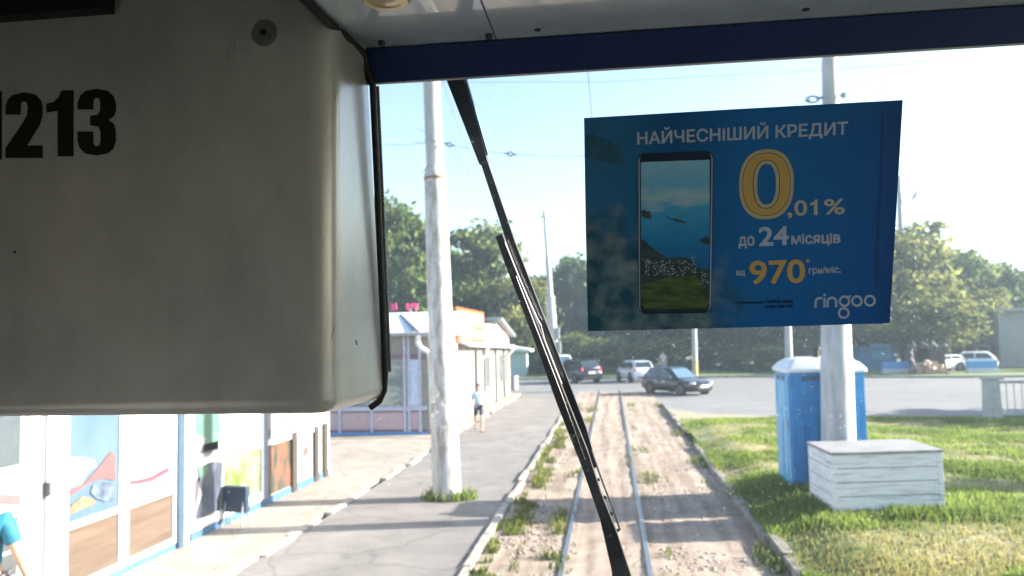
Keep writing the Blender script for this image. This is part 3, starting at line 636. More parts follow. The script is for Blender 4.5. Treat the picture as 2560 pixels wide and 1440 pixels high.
# land blob at the upper left of the sheet and the dark fold at right
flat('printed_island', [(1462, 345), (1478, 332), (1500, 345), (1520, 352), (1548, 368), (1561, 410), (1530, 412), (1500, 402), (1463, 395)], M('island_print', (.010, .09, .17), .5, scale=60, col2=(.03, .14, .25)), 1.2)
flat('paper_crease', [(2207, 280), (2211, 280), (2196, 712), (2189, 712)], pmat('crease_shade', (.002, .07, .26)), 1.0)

# ================================================================== POLES AND WIRES
POLEM = M('galvanised_concrete_pole', (.37, .375, .385), .7, var=.2, scale=3.5, bump=.15, bscale=30, streak=(3, 3, .5))
RUST = M('rust_stain', (.20, .10, .06), .8, var=.3, scale=20)
def stepped(mb, A, B, zs):                             # radius profile along A->B: (z, r)
    A, B = Vector(A), Vector(B); path = [A+(B-A)*((z-A.z)/(B.z-A.z)) for z, r in zs]; mb.tube(path, [r for z, r in zs], 28); return mb
A = Vector((-2.835, 13.5, 0)); B = Vector((-3.03, 13.5, 8.6))
pole_l = thing('tram_pole', 'tall grey tram pole with rusty collar standing on the path left of the rails', 'pole', A, 0, 'poles carrying the overhead wires')
b = MB(); stepped(b, A, B, [(-.05, .245), (1.9, .225), (1.92, .222), (5.42, .193)]); build('lower_shaft', b, M('stained_pole', (.24, .22, .20), .75, scale=4, col2=(.42, .42, .43), lo=.38, hi=.56, bump=.2, streak=(2.5, 2.5, .7)), pole_l, smooth=1)
b = MB(); stepped(b, A, B, [(5.42, .193), (5.52, .196), (5.58, .185), (5.70, .150)]); col_ = build('collar', b, POLEM, pole_l, smooth=1)
b = MB(); stepped(b, A, B, [(5.47, .1975), (5.49, .1995), (5.52, .1975)]); build('rust_ring', b, RUST, col_, smooth=1)
b = MB(); stepped(b, A, B, [(5.70, .150), (7.2, .146), (8.6, .13)]); build('upper_shaft', b, POLEM, pole_l, smooth=1)
b = MB(); stepped(b, A, B, [(6.10, .151), (6.11, .158), (6.17, .158), (6.18, .151)]); build('clamp', b, GREYP, pole_l, smooth=1)
b = MB()                                               # patches of torn paper and white paint
PAPM = M('torn_paper', (.62, .62, .60), .8, var=.2, scale=30)
for x, y, r in ((1100, 985, .09), (1092, 1000, .08), (1118, 1008, .09), (1090, 1040, .06), (1100, 1030, .05), (1112, 1068, .05)):
    z = atY(x, y, 13.26).z; a0 = radians(-105+ (x-1102)*2.4)
    q = []
    for k in range(9):
        t = 2*pi*k/9; aa = a0+cos(t)*r/.23*random.uniform(.6, 1.1); zz2 = z+sin(t)*r*.8*random.uniform(.6, 1.1)
        cxp = A.x+(B.x-A.x)*zz2/8.6; rr = .2465-.0112*zz2+.002; q.append((cxp+rr*cos(aa), 13.5+rr*sin(aa), zz2))
    b = MB(); b.add(q, [tuple(range(9))]); build('torn_paper', b, PAPM, pole_l)
A2 = Vector((3.37, 12.83, .1)); B2_ = Vector((3.53, 12.83, 7.0))
pole_r = thing('tram_pole', 'tall grey tram pole standing between the blue toilet and the white wooden box', 'pole', A2, 0, 'poles carrying the overhead wires')
b = MB(); stepped(b, A2, B2_, [(.1, .262), (2.28, .237), (2.30, .225), (4.6, .185)]); build('lower_shaft', b, POLEM, pole_r, smooth=1)
b = MB(); stepped(b, A2, B2_, [(4.6, .185), (4.62, .140), (6.95, .120), (7.0, .108)]); build('upper_shaft', b, POLEM, pole_r, smooth=1)
zb = atY(2074, 243, 12.83).z
b = MB(); stepped(b, A2, B2_, [(zb-.05, .126), (zb-.05, .134), (zb+.05, .134), (zb+.05, .126)]); build('clamp', b, GREYP, pole_r, smooth=1)
br = MB(); P1 = atY(2058, 243, 12.7); P0 = atY(2018, 251, 12.7); br.tube([P1, P0+(P1-P0)*.55], .022, 8)
for k in range(12):
    t0, t1 = 2*pi*k/12, 2*pi*(k+1)/12; c_ = P0+(P1-P0)*.32; br.tube([c_+Vector((.10*cos(t0), 0, .05*sin(t0))), c_+Vector((.10*cos(t1), 0, .05*sin(t1)))], .014, 6)
br.tube([P0, P0+(P1-P0)*.15], [.01, .025], 8); build('span_bracket', br, M('galvanised_bracket', (.20, .26, .34), .5, .4), pole_r)
br = MB(); br.tube([atY(2084, 240, 12.75), atY(2108, 238, 12.7)], .012, 6); br.box(-.03, .03, -.03, .03, -.035, .035, 0, atY(2108, 238, 12.7))
build('end_fitting', br, GREYP, pole_r)
# further poles
Pb = G(1392, 980); Pt = atY(1361, 527, Pb.y); D3 = Pt.z
pole3 = thing('tram_pole', 'slender stepped grey tram pole at the road edge, just right of the wiper blade', 'pole', Pb, 0, 'poles carrying the overhead wires')
b = MB(); stepped(b, Pb, Pt, [(0, .27), (4.75, .21), (4.78, .235), (4.9, .2)]); build('lower_shaft', b, POLEM, pole3, smooth=1)
b = MB(); stepped(b, Pb, Pt, [(4.9, .15), (6.9, .125), (6.92, .10), (D3, .075)]); build('upper_shaft', b, POLEM, pole3, smooth=1)
b = MB(); b.tube([atY(1352, 543, Pb.y), atY(1378, 541, Pb.y)], .025, 6); b.tube([atY(1354, 538, Pb.y), atY(1354, 545, Pb.y)], .03, 6); build('cross_arm', b, GREYP, pole3)
for x0, y0, x1, y1 in ((1392, 818, 1399, 848), (1396, 852, 1402, 885)):
    a = atY(x0, y1, Pb.y-.1); c = atY(x1, y0, Pb.y-.1); b = MB(); b.box(a.x, c.x, a.y-.12, a.y+.05, a.z, c.z); build('signal_box', b, GREYP, pole3, bevel=.02)
def plainpole(px, yb, pt, Y, r, label, yellow=False):
    P = atY(px, yb, Y); P.z = .1; T = atY(pt[0], pt[1], Y)
    o = thing('street_pole', label, 'pole', P, 0, 'plain poles beyond the road')
    zs = [(.1, r), (T.z, r*.6)]
    if yellow:
        b = MB(); stepped(b, P, T, [(.1, r+.004), (1.1, r-.002)]); build('painted_base', b, M('faded_yellow_paint', (.42, .34, .16), .8, var=.3), o, smooth=1)
        zs = [(1.1, r-.008), (T.z, r*.6)]
    b = MB(); stepped(b, P, T, zs); build('shaft', b, POLEM, o, smooth=1); return o
plainpole(1738, 944, (1731, 600), 54.2, .19, 'grey pole with a faded yellow foot behind the dark hatchback', True)
plainpole(1974, 945, (1962, 560), 53.6, .25, 'grey pole rising behind the white roof of the blue toilet')
o = thing('power_pole', 'thin power pole with slanting arm above the trees beside the right poster edge', 'pole', atY(2255, 900, 62))
b = MB(); b.tube([Vector((21.4, 62, 0)), atY(2251, 540, 62), atY(2247, 440, 62)], [.26, .2, .16], 12); build('shaft', b, GREYP, o, smooth=1)
b = MB(); b.tube([atY(2249, 487, 62), atY(2294, 473, 62)], .05, 6); b.tube([atY(2249, 463, 62), atY(2262, 462, 62)], .05, 6); build('cross_arm', b, GREYP, o)
b = MB(); b.tube([atY(2292, 480, 62), atY(2288, 488, 62), atY(2281, 499, 62)], [.1, .14, .08], 8); build('insulator', b, GREYP, o)
WIRE = M('wire', (.14, .18, .24), .5)
def wire(label, pts, r, ins=()):
    o = thing('overhead_wire', label, 'wire', pts[0], 0, 'overhead wires')
    b = MB(); b.tube(pts, r*.75, 5); build('cable', b, WIRE, o, smooth=2)
    for P, d, s in ins:
        b = MB(); d = d.normalized(); n = 14
        e = d.cross(Vector((0, 1, 0))).normalized()
        for k in range(n):
            t0, t1 = 2*pi*k/n, 2*pi*(k+1)/n
            b.tube([P+d*s*.55*cos(t0)+e*s*.42*sin(t0), P+d*s*.55*cos(t1)+e*s*.42*sin(t1)], s*.13, 6)
        b.tube([P-d*s*1.5, P-d*s*.55], [s*.05, s*.24], 6); b.tube([P+d*s*.55, P+d*s*1.5], [s*.24, s*.05], 6)
        build('insulator', b, M('insulator_grey', (.08, .12, .18), .5), o)
    return o
def sag(A, B, s, n=16): return [A.lerp(B, i/n)-Vector((0, 0, s*4*(i/n)*(1-i/n))) for i in range(n+1)]
SA = atY(1104, 357, 13.4); SB = P0
sp_ = sag(SA, SB, .0, 24); s_mid = atY(1480, 388, 13.1).z
mid = (atY(1480, 388, 13.1)); t_ = (mid.x-SA.x)/(SB.x-SA.x); sg = (SA.z+(SB.z-SA.z)*t_-mid.z)/(4*t_*(1-t_)); sp_ = sag(SA, SB, sg, 24)
def on(x): 
    for a, c in zip(sp_[:-1], sp_[1:]):
        if a.x <= x <= c.x: return a.lerp(c, (x-a.x)/(c.x-a.x)), c-a
p1, d1 = on(atY(1275, 373, 13.2).x); p2, d2 = on(atY(1121, 358, 13.3).x)
wire('span wire with a ring insulator crossing from the left pole to the right pole', sp_, .006, ((p1, d1, .085), (p2, d2, .085)))
wire('upper wire running left from the clamp of the left pole', [atY(1058, 357, 13.5), atY(940, 347, 12.6), atY(700, 330, 11)], .006)
wire('lower wire running left from the clamp of the left pole', [atY(1058, 359, 13.6), atY(940, 365, 13.5), atY(600, 372, 12)], .006)
wire('guy wire slanting up to the left behind the left pole', [atY(1100, 352, 13.75), atY(944, 263, 12.5), atY(700, 120, 11)], .007)
wire('left of two feeder wires dropping away from the left pole', [atY(1125, 368, 13.6), atY(1152, 425, 18), atY(1195, 500, 28), atY(1232, 580, 42), atY(1290, 700, 80)], .008)
wire('right of two feeder wires dropping away from the left pole', [atY(1138, 372, 13.6), atY(1175, 440, 18), atY(1215, 510, 28), atY(1255, 590, 42), atY(1310, 705, 80)], .008)
wire('faint feeder wire passing right of the left pole into the distance', [atY(1085, 120, 9), atY(1110, 210, 11), atY(1150, 330, 15), atY(1200, 440, 22), atY(1262, 590, 40), atY(1320, 700, 80)], .006)
wire('contact wire hanging over the middle of the tram track', [Vector((-.17, 6, 5.62)), Vector((-.17, 14, 5.58)), Vector((-.17, 30, 5.6)), Vector((-.17, 60, 5.6))], .006)
wire('thin high wire crossing the sky close under the tram beam', [atY(900, 206, 16), atY(1500, 205, 15.5), atY(2000, 178, 15), atY(2560, 140, 14)], .005)

# ================================================================== RIGHT SIDE THINGS
BLUEP = M('blue_plastic', (.026, .21, .50), .42, var=.14, scale=5, bump=.05); BLUEP2 = M('light_blue_plastic', (.09, .36, .64), .45, var=.12, scale=5)
WROOF = M('white_plastic_roof', (.72, .76, .80), .4, var=.05, trans=.2)
tx0, ty0, tw, tz = 2.78, 13.16, 1.13, .14
T = thing('portable_toilet', 'blue portable toilet cabin with white domed roof', 'toilet', (tx0+tw/2, ty0+tw/2, tz))
b = MB(); b.box(tx0, tx0+tw, ty0, ty0+tw, tz, 2.06)
for i in range(5):                                      # ribbed moulded side facing us
    xx = tx0+.09+i*.215; b.box(xx, xx+.10, ty0-.015, ty0-.001, tz+.12, 1.55)
b.box(tx0+.05, tx0+tw-.05, ty0-.012, ty0-.001, 1.62, 1.68)
build('cabin', b, BLUEP, T, bevel=.012)
d = MB(); d.box(tx0-.022, tx0-.002, ty0+.07, ty0+tw-.07, tz+.06, 2.0); dr = build('door', d, BLUEP2, T, bevel=.01)
b = MB(); b.box(tx0-.034, tx0-.0225, ty0+.2, ty0+.30, tz+.15, 1.45); b.box(tx0-.034, tx0-.0225, ty0+.55, ty0+.9, tz+.15, 1.45); build('door_rib', b, BLUEP2, dr, bevel=.004)
b = MB()
for z0, z1 in ((1.52, 1.55), (1.87, 1.90)): b.box(tx0-.034, tx0-.0225, ty0+.2, ty0+.92, z0, z1)
for y0 in (.2, .89): b.box(tx0-.034, tx0-.0225, ty0+y0, ty0+y0+.03, 1.55, 1.87)
build('door_panel', b, BLUEP2, dr)
b = MB(); b.box(tx0-.045, tx0-.0225, ty0+.12, ty0+.17, 1.15, 1.3); build('handle', b, GREYP, dr)
b = MB(); b.box(tx0+.18, tx0+tw-.18, ty0-.018, ty0-.001, 1.93, 2.0)
b.box(tx0-.030, tx0-.0225, ty0+.25, ty0+.5, 1.92, 1.99); b.box(tx0-.030, tx0-.0225, ty0+.62, ty0+.88, 1.92, 1.99); build('vent', b, M('vent_dark', (.06, .10, .16), .7), T)
rings = []
for k, (s, z) in enumerate(((.05, 2.06), (.05, 2.11), (.03, 2.13), (-.03, 2.20), (-.13, 2.26), (-.30, 2.285), (-.5, 2.29))):
    x0, x1, y0, y1 = tx0-s, tx0+tw+s, ty0-s, ty0+tw+s; r = max(.02, .06)
    q = []
    for cxx, cyy, a0 in ((x1-r, y1-r, 0), (x0+r, y1-r, 90), (x0+r, y0+r, 180), (x1-r, y0+r, 270)):
        for j in range(4): t = radians(a0+30*j); q.append((cxx+r*cos(t), cyy+r*sin(t), z))
    rings.append(q)
b = MB(); b.loft(rings); rf = build('roof', b, WROOF, T, smooth=1)
b = MB(); b.tube([(3.28, 13.5, 2.24), (3.28, 13.5, 2.40), (3.28, 13.5, 2.41), (3.28, 13.5, 2.46)], [.055, .055, .075, .075], 14); build('vent_pipe', b, BLACK, rf, smooth=1)
# white plank box
WOOD = M('whitewashed_planks', (.27, .30, .34), .75, scale=3.4, lo=.32, hi=.50, col2=(.64, .67, .71), bump=.3, bscale=30, streak=(.6, .6, 9))
TOPW = M('weathered_grey_lid', (.20, .205, .215), .85, var=.3, scale=3, streak=(1, 6, 1), bump=.3)
bx = thing('wooden_box', 'whitewashed plank box with weathered grey lid standing in the grass', 'box', (3.6, 11.7, .2))
bc, br_, bl_, bw = G(2083, 1135, 1.09), G(2345, 1125, 1.09), G(2030, 1100, 1.09), G(2285, 1094, 1.09)
dx_ = (Vector((4.52, 11.62, 0))-Vector((2.86, 11.18, 0))); A0 = Vector((2.86, 11.18, 0)); ex = Vector((4.34, 11.42, 0))-A0; LX = ex.length; ex = Vector((cos(radians(9.5)), sin(radians(9.5)), 0)); ey = Vector((cos(radians(92)), sin(radians(92)), 0)); DY = 1.12; z0, z1 = .13, 1.05
def bq(mb, u0_, u1_, v0, v1, za, zb_):
    mb.prism([A0+ex*u0_+ey*v0+ZU*za, A0+ex*u1_+ey*v0+ZU*za, A0+ex*u1_+ey*v1+ZU*za, A0+ex*u0_+ey*v1+ZU*za], ZU*(zb_-za))
random.seed(5); nb = 5; hh = (z1-z0)/nb
for i in range(nb):
    b = MB(); g_ = .008; bq(b, .06, LX-.06, 0, .025, z0+i*hh+g_, z0+(i+1)*hh-g_*.3); build('front_plank', b, WOOD, bx, bevel=.003)
    b = MB(); bq(b, 0, .025, .06, DY-.06, z0+i*hh+g_, z0+(i+1)*hh-g_*.3); build('side_plank', b, WOOD, bx, bevel=.003); b = MB(); bq(b, LX-.025, LX, .06, DY-.06, z0+i*hh+g_, z0+(i+1)*hh-g_*.3); build('side_plank', b, WOOD, bx, bevel=.003)
b = MB()
for u, v in ((0, 0), (LX-.058, 0), (0, DY-.058), (LX-.058, DY-.058)): bq(b, u-.004, u+.062, v-.004, v+.062, z0, z1)
build('corner_post', b, WOOD, bx, bevel=.003)
b = MB(); bq(b, .03, LX-.03, .03, DY-.03, z0, z1-.01); build('inner_shell', b, M('shadowed_wood', (.12, .11, .10), .9), bx)
b = MB()
for i in range(5): bq(b, -.02, LX+.02, -.02+i*(DY+.04)/5+.003, -.02+(i+1)*(DY+.04)/5, z1+.001, z1+.036)
build('lid', b, TOPW, bx, bevel=.004)
# fence on the right
fp = G(2482, 1045, .1)
FN = thing('metal_fence', 'grey railing with concrete end post beside the road at the right edge', 'fence', fp)
b = MB(); b.loft([[(fp.x-s, fp.y-.16, z), (fp.x+s*.95, fp.y-.16, z), (fp.x+s*.95, fp.y+.16, z), (fp.x-s, fp.y+.16, z)] for s, z in ((.24, .0), (.22, .3), (.19, 1.22))]); b.box(fp.x-.24, fp.x+.30, fp.y-.2, fp.y+.2, 1.222, 1.30); build('end_post', b, CONC, FN, bevel=.015)
b = MB(); b.box(fp.x+.25, fp.x+6, fp.y-.03, fp.y+.03, 1.10, 1.18); build('top_rail', b, GREYP, FN)
b = MB(); b.box(fp.x+.2, fp.x+6, fp.y-.03, fp.y+.03, .16, .22); build('bottom_rail', b, GREYP, FN)
for i in range(26):
    x = fp.x+.42+i*.21; b = MB(); b.tube([(x, fp.y, .22), (x, fp.y, 1.10)], .013, 6); build('bar', b, GREYP, FN)
# building on the far right
gbl = atY(2503, 935, 57); zt = atY(2503, 778, 57).z
GB = thing('grey_building', 'plain grey block building with thin roof edge at the right border behind the road', 'building', (gbl.x+5, 62, 0))
b = MB(); b.box(gbl.x, gbl.x+12, 57, 67, 0, zt); build('wall', b, M('grey_render', (.26, .27, .29), .85, var=.1, scale=1), GB)
b = MB(); b.box(gbl.x-.35, gbl.x+12.3, 56.6, 67.3, zt+.002, zt+.2); build('roof', b, M('roof_edge', (.3, .29, .28), .7), GB)
b = MB(); b.box(gbl.x+4, gbl.x+5.4, 56.96, 57.02, 1.2, 2.6); build('window', b, DGLASS, GB)
# blue stalls, hut, barriers
def wbox(px0, py1, px1, py0, Y):                       # front rectangle in the photo at depth Y -> x0,x1,z0,z1
    a = atY(px0, py1, Y); c = atY(px1, py0, Y); return a.x, c.x, max(0.02, a.z), c.z
x0, x1, _, z1_ = wbox(2172, 945, 2240, 872, 56)
KB = thing('blue_kiosk', 'closed dark blue kiosk half hidden behind trees right of the toilet', 'kiosk', (x0+1, 57, 0))
b = MB(); b.box(x0-.6, x1, 56, 58.5, .1, z1_); build('wall', b, M('kiosk_blue', (.02, .13, .26), .6, var=.2), KB)
b = MB(); b.box(x0-.8, x1+.2, 55.7, 58.7, z1_+.002, z1_+.15); build('roof', b, M('kiosk_roof', (.03, .09, .16), .7), KB)
b = MB(); b.box(x0+.2, x1-.3, 55.95, 55.998, .9, 1.9); build('shutter', b, M('shutter_teal', (.04, .22, .34), .5), KB)
def barrier(px0, px1, Y, label):
    x0, x1, _, _ = wbox(px0, 940, px1, 930, Y); o = thing('road_barrier', label, 'barrier', ((x0+x1)/2, Y, .1), 0, 'low barriers beyond the road')
    b = MB(); b.loft([[(x0, Y-.25, .0), (x1, Y-.25, .0), (x1, Y+.25, .0), (x0, Y+.25, .0)], [(x0, Y-.2, .42), (x1, Y-.2, .42), (x1, Y+.2, .42), (x0, Y+.2, .42)]]); build('base', b, M('barrier_white', (.5, .53, .58), .6), o)
    b = MB(); b.box(x0, x1, Y-.15, Y+.15, .422, .85); build('top', b, M('barrier_blue', (.06, .26, .56), .5), o, bevel=.03)
barrier(2208, 2282, 52.5, 'low blue and white barrier left of the ruined brick hut')
barrier(2418, 2492, 51.5, 'low blue and white barrier behind the concrete fence post')
hx0, hx1, _, hz = wbox(2290, 945, 2332, 872, 51.6)
HUT = thing('ruined_hut', 'broken hut with dark opening and heap of reddish brick rubble across the road', 'hut', ((hx0+hx1)/2, 52, .1))
DKW = M('charred_wood', (.05, .04, .035), .9, var=.3)
b = MB(); b.box(hx0, hx0+.12, 51.6, 53.4, .1, hz); b.box(hx1-.12, hx1, 51.6, 53.4, .1, hz); b.box(hx0+.12, hx1-.12, 53.2, 53.4, .1, hz); b.box(hx1+.05, hx1+1.0, 52.4, 53.4, .1, hz-.1); build('wall', b, DKW, HUT)
b = MB(); random.seed(9)
for i in range(9):
    x = hx0-.2+i*(hx1-hx0+1.2)/9; b.tube([(x, 51.4, hz+.1+random.uniform(-.15, .3)), (x+random.uniform(.2, .7), 53.2, hz+random.uniform(.1, .5))], random.uniform(.05, .12), 5)
build('broken_roof', b, M('roof_scrap', (.10, .10, .10), .8, var=.4), HUT)
b = MB()
for i in range(130):
    x = random.gauss((hx0+hx1)/2, .55); h = max(0, .9-abs(x-(hx0+hx1)/2)*.55); z = .1+random.random()*h; s = random.uniform(.06, .17); y = 51.2+random.gauss(0, .25)
    b.box(-s, s, -s*.6, s*.6, -s*.5, s*.5, random.uniform(0, 3), (x, y, z))
build('brick_rubble', b, M('brick_rubble', (.38, .20, .13), .85, var=.4, scale=2, col2=(.55, .45, .38)), HUT)
x0, x1, _, zr = wbox(2372, 900, 2500, 858, 58)
SH = thing('open_shed', 'dark red roofed open shed behind the white parked cars', 'shed', ((x0+x1)/2, 59, 0))
b = MB(); b.prism([(x0-.5, 57.5, zr-.25), (x0-.5, 61, zr+.35), (x0-.5, 61, zr+.5), (x0-.5, 57.5, zr-.1)], (x1-x0+1.4, 0, 0)); build('roof', b, M('dark_red_sheet', (.09, .035, .04), .7, var=.2), SH)
for i in range(5):
    x = x0+(x1-x0)*i/4; b = MB(); b.box(x-.06, x+.06, 57.6, 57.72, .1, zr-.15); build('post', b, GREYP, SH)
b = MB(); b.box(x0, x1+.8, 61, 61.1, .1, zr+.3); build('back_wall', b, M('shed_blue', (.03, .09, .22), .7, var=.3), SH)

# ================================================================== LEFT SIDE BUILDINGS
XS = -5.8
NK = M('kiosk_white_panel', (.80, .79, .77), .5, var=.04)
PLANKS = M('wood_look_panel', (.075, .05, .035), .5, scale=1.6, col2=(.12, .083, .062), streak=(1, .45, 6))
def wallq(mb, y0, y1, z0, z1, x=XS, t=.02): mb.box(x, x+t, y0, y1, z0, z1)
def wpoly(mb, pix, x=XS+.024, t=.003): mb.prism([atX(px, py, x) for px, py in pix], (t, 0, 0))
K1 = thing('shop_kiosk', 'long white kiosk with wood look lower panels and blue kick strip, nearest on the left', 'kiosk', (-7.3, 6, 0))
b = MB(); b.box(-8.6, XS, 2.0, 10.30, .0, 2.95); build('wall', b, NK, K1)
b = MB(); b.box(-8.8, XS+.5, 1.8, 10.34, 2.952, 3.1); build('roof', b, GREYP, K1)
b = MB(); b.box(XS+.002, XS+.06, 2.0, 10.30, 2.45, 2.93); build('fascia', b, BLUE, K1)
b = MB(); wallq(b, 2, 7.4, .0, .10, XS+.001, .03); wallq(b, 7.83, 10.22, .0, .10, XS+.001, .03); build('kick_strip', b, M('sky_blue_strip', (.06, .14, .27), .5), K1)
for y0, y1 in ((7.98, 8.86), (9.06, 10.03)):
    b = MB(); wallq(b, y0, y1, .17, .745, XS+.001, .012); build('lower_panel', b, PLANKS, K1)
    b = MB(); wallq(b, y0, y1, .82, 2.35, XS+.001, .012); build('advert_panel', b, M('advert_white', (.78, .78, .78), .4) if y0 > 9 else M('advert_sky', (.045, .09, .155), .4, scale=1.2, col2=(.08, .125, .17)), K1)
fr = MB()
for y0, y1, z0, z1 in ((7.83, 7.975, .1, 2.45), (8.865, 9.055, .1, 2.45), (10.035, 10.10, .1, 2.45), (7.975, 8.865, .75, .815), (9.055, 10.035, .75, .815), (7.975, 8.865, .1, .165), (9.055, 10.035, .1, .165)): wallq(fr, y0, y1, z0, z1, XS+.001, .035)
build('frame', fr, WHITEMETAL, K1)
b = MB(); b.box(XS+.001, XS+.07, 10.11, 10.24, 0, 1.95); build('corner_post', b, M('blue_grey_post', (.035, .065, .11), .5), K1)
dk = MB(); wallq(dk, 5.4, 7.35, .12, 2.3, XS+.001, .01); kd = build('door', dk, M('door_white', (.72, .72, .72), .4), K1)
b = MB(); wallq(b, 5.4, 7.28, 1.55, 2.28, XS+.012, .008); build('door_glass', b, M('grey_glass', (.07, .085, .10), .1, var=.1), kd)
b = MB(); wallq(b, 6.9, 7.26, .75, 1.05, XS+.012, .008); wallq(b, 6.6, 7.26, .5, .72, XS+.012, .008); build('door_print', b, M('grey_print', (.05, .055, .06), .5), kd)
b = MB(); wallq(b, 6.2, 6.95, .68, 1.25, XS+.0215, .004); build('door_poster', b, M('yellow_food_print', (.19, .16, .08), .5, scale=5, col2=(.24, .22, .17)), kd)
b = MB(); b.prism([(XS+.028, yy, zz3) for yy, zz3 in ((6.6, 1.42), (7.28, 1.25), (7.28, 1.16), (6.6, 1.34))], (.004, 0, 0)); build('door_ribbon', b, M('pink_ribbon_print', (.22, .09, .095), .5), kd)
b = MB(); b.box(XS+.001, XS+.05, 7.36, 7.52, 0, 2.45); b.box(XS+.001, XS+.05, 7.62, 7.825, 0, 2.45); build('door_frame', b, WHITEMETAL, K1)
b = MB(); b.box(XS+.001, XS+.03, 7.525, 7.615, 0, 2.45); b.box(XS+.05, XS+.10, 7.60, 7.66, 1.18, 1.32); build('door_edge', b, M('grey_door_edge', (.13, .13, .14), .5), K1)
PINK = M('pink_print', (.17, .065, .07), .5, var=.06)
ad = MB(); wpoly(ad, [(152, 1235), (210, 1210), (250, 1165), (278, 1128), (288, 1140), (289, 1200), (262, 1196), (228, 1205), (190, 1230), (153, 1258)]); build('advert_ribbon', ad, PINK, K1)
ad = MB(); wpoly(ad, [(303, 1202), (340, 1200), (378, 1190), (420, 1166), (424, 1180), (380, 1204), (340, 1211), (303, 1212)]); wpoly(ad, [(318, 1100), (313, 1120), (316, 1140), (310, 1140), (307, 1120), (311, 1100)]); build('advert_ribbon', ad, M('red_print', (.17, .045, .06), .5), K1)
ad = MB(); wpoly(ad, [(147, 1140), (165, 1132), (180, 1143), (205, 1142), (235, 1150), (242, 1165), (215, 1185), (205, 1207), (153, 1228)]); build('advert_bread', ad, M('cream_print', (.28, .265, .23), .5, var=.08, scale=8), K1)
ad = MB(); wpoly(ad, [(158, 1290), (180, 1262), (205, 1240), (230, 1246), (243, 1258), (200, 1275), (160, 1294)]); build('advert_food', ad, M('bun_print', (.11, .07, .035), .5, scale=6, col2=(.19, .155, .10)), K1)
ad = MB(); wpoly(ad, [(226, 1232), (232, 1212), (256, 1205), (284, 1208), (284, 1250), (262, 1254), (240, 1246)]); build('advert_cup', ad, M('blue_cup_print', (.11, .15, .22), .5, scale=8, col2=(.03, .04, .06)), K1)
ad = MB()
for x, y in ((395, 1213), (405, 1210), (415, 1204), (372, 1220)): wpoly(ad, [(x-4, y-3), (x+5, y-6), (x+5, y+1), (x-4, y+4)])
build('advert_words', ad, M('grey_words', (.1, .1, .1), .5), K1)
# second kiosk
K2 = thing('shop_kiosk', 'white kiosk with poster covered windows and brown posts, second from the camera', 'kiosk', (-7.3, 13, 0))
b = MB(); b.box(-8.6, XS-.001, 10.34, 16.0, 0, 2.9); build('wall', b, NK, K2)
b = MB(); b.box(-8.8, XS+.3, 10.36, 16.2, 2.902, 3.05); build('roof', b, GREYP, K2)
b = MB(); wallq(b, 10.5, 15.9, .0, .13, XS+.001, .03); build('kick_strip', b, M('sky_blue_strip_b', (.05, .12, .24), .5), K2)
fr = MB()
for y0, y1, z0, z1 in ((10.36, 10.56, 0.131, 2.6), (12.72, 12.80, .131, 2.6), (10.56, 12.72, 1.0, 1.09), (12.95, 13.95, .98, 1.08), (14.25, 15.05, .98, 1.08), (10.56, 12.72, .131, .26)): wallq(fr, y0, y1, z0, z1, XS+.001, .035)
build('frame', fr, WHITEMETAL, K2)
def kpanel(name, y0, y1, z0, z1, mat, t=.012): b = MB(); wallq(b, y0, y1, z0, z1, XS+.001, t); return build(name, b, mat, K2)
kpanel('poster_panel', 10.6, 11.48, 1.1, 2.4, M('white_green_print', (.25, .27, .25), .4))
kpanel('poster_panel', 11.5, 12.7, 1.1, 2.4, M('blank_white_panel', (.8, .8, .8), .4, var=.03))
kpanel('poster_panel', 10.6, 11.48, .27, .995, M('white_lower_print', (.26, .26, .27), .4))
kpanel('poster_panel', 11.5, 12.7, .27, .995, M('lime_print', (.09, .125, .022), .4, scale=2.6, col2=(.19, .20, .15), lo=.42, hi=.56))
for nm, px_, cl, c2 in (('poster_dress', [(476, 1030), (546, 1030), (551, 1080), (546, 1122), (505, 1130), (516, 1095), (488, 1085)], (.055, .15, .115), (.10, .20, .15)), ('poster_hem', [(505, 1112), (545, 1102), (546, 1126), (510, 1136), (498, 1134)], (.05, .035, .04), (.12, .1, .12)),
        ('poster_figure', [(492, 1160), (530, 1152), (556, 1156), (552, 1240), (548, 1282), (505, 1300), (486, 1298), (505, 1235), (494, 1200)], (.022, .03, .045), (.085, .10, .14)), ('poster_arm', [(478, 1240), (486, 1205), (500, 1190), (498, 1225), (488, 1270), (480, 1290)], (.05, .045, .05), (.12, .11, .12)), ('poster_leaf', [(493, 1160), (520, 1158), (520, 1185), (500, 1195)], (.04, .10, .07), (.08, .15, .12))):
    b = MB(); wpoly(b, px_, XS+.0135, .002 if nm != 'poster_leaf' else .004); build(nm, b, M(nm+'_print', cl, .4, scale=5, col2=c2, streak=(1, 1.4, .8)), K2)
kpanel('window_post', 12.805, 12.945, .131, 2.6, M('pale_blue_post', (.13, .18, .25), .5), .04)
kpanel('poster_panel', 12.95, 13.95, .14, .975, M('bottle_print', (.02, .04, .03), .4, scale=2.6, col2=(.2, .07, .04), lo=.42, hi=.6, streak=(1, 2.2, .7)))
kpanel('poster_panel', 12.95, 15.05, 1.085, 2.4, M('newsprint_panel', (.05, .05, .055), .5, scale=5, col2=(.25, .24, .24), lo=.36, hi=.47, streak=(1, 1.5, .8)))
BROWN = M('brown_post', (.035, .027, .022), .6, var=.15)
for y0 in (13.96, 15.06, 15.56): kpanel('brown_post', y0, y0+.2, .0, 1.075, BROWN, .06)
kpanel('poster_panel', 14.2, 15.04, .14, .975, M('white_red_print', (.26, .25, .25), .4, scale=2.2, col2=(.22, .06, .06), lo=.60, hi=.66))
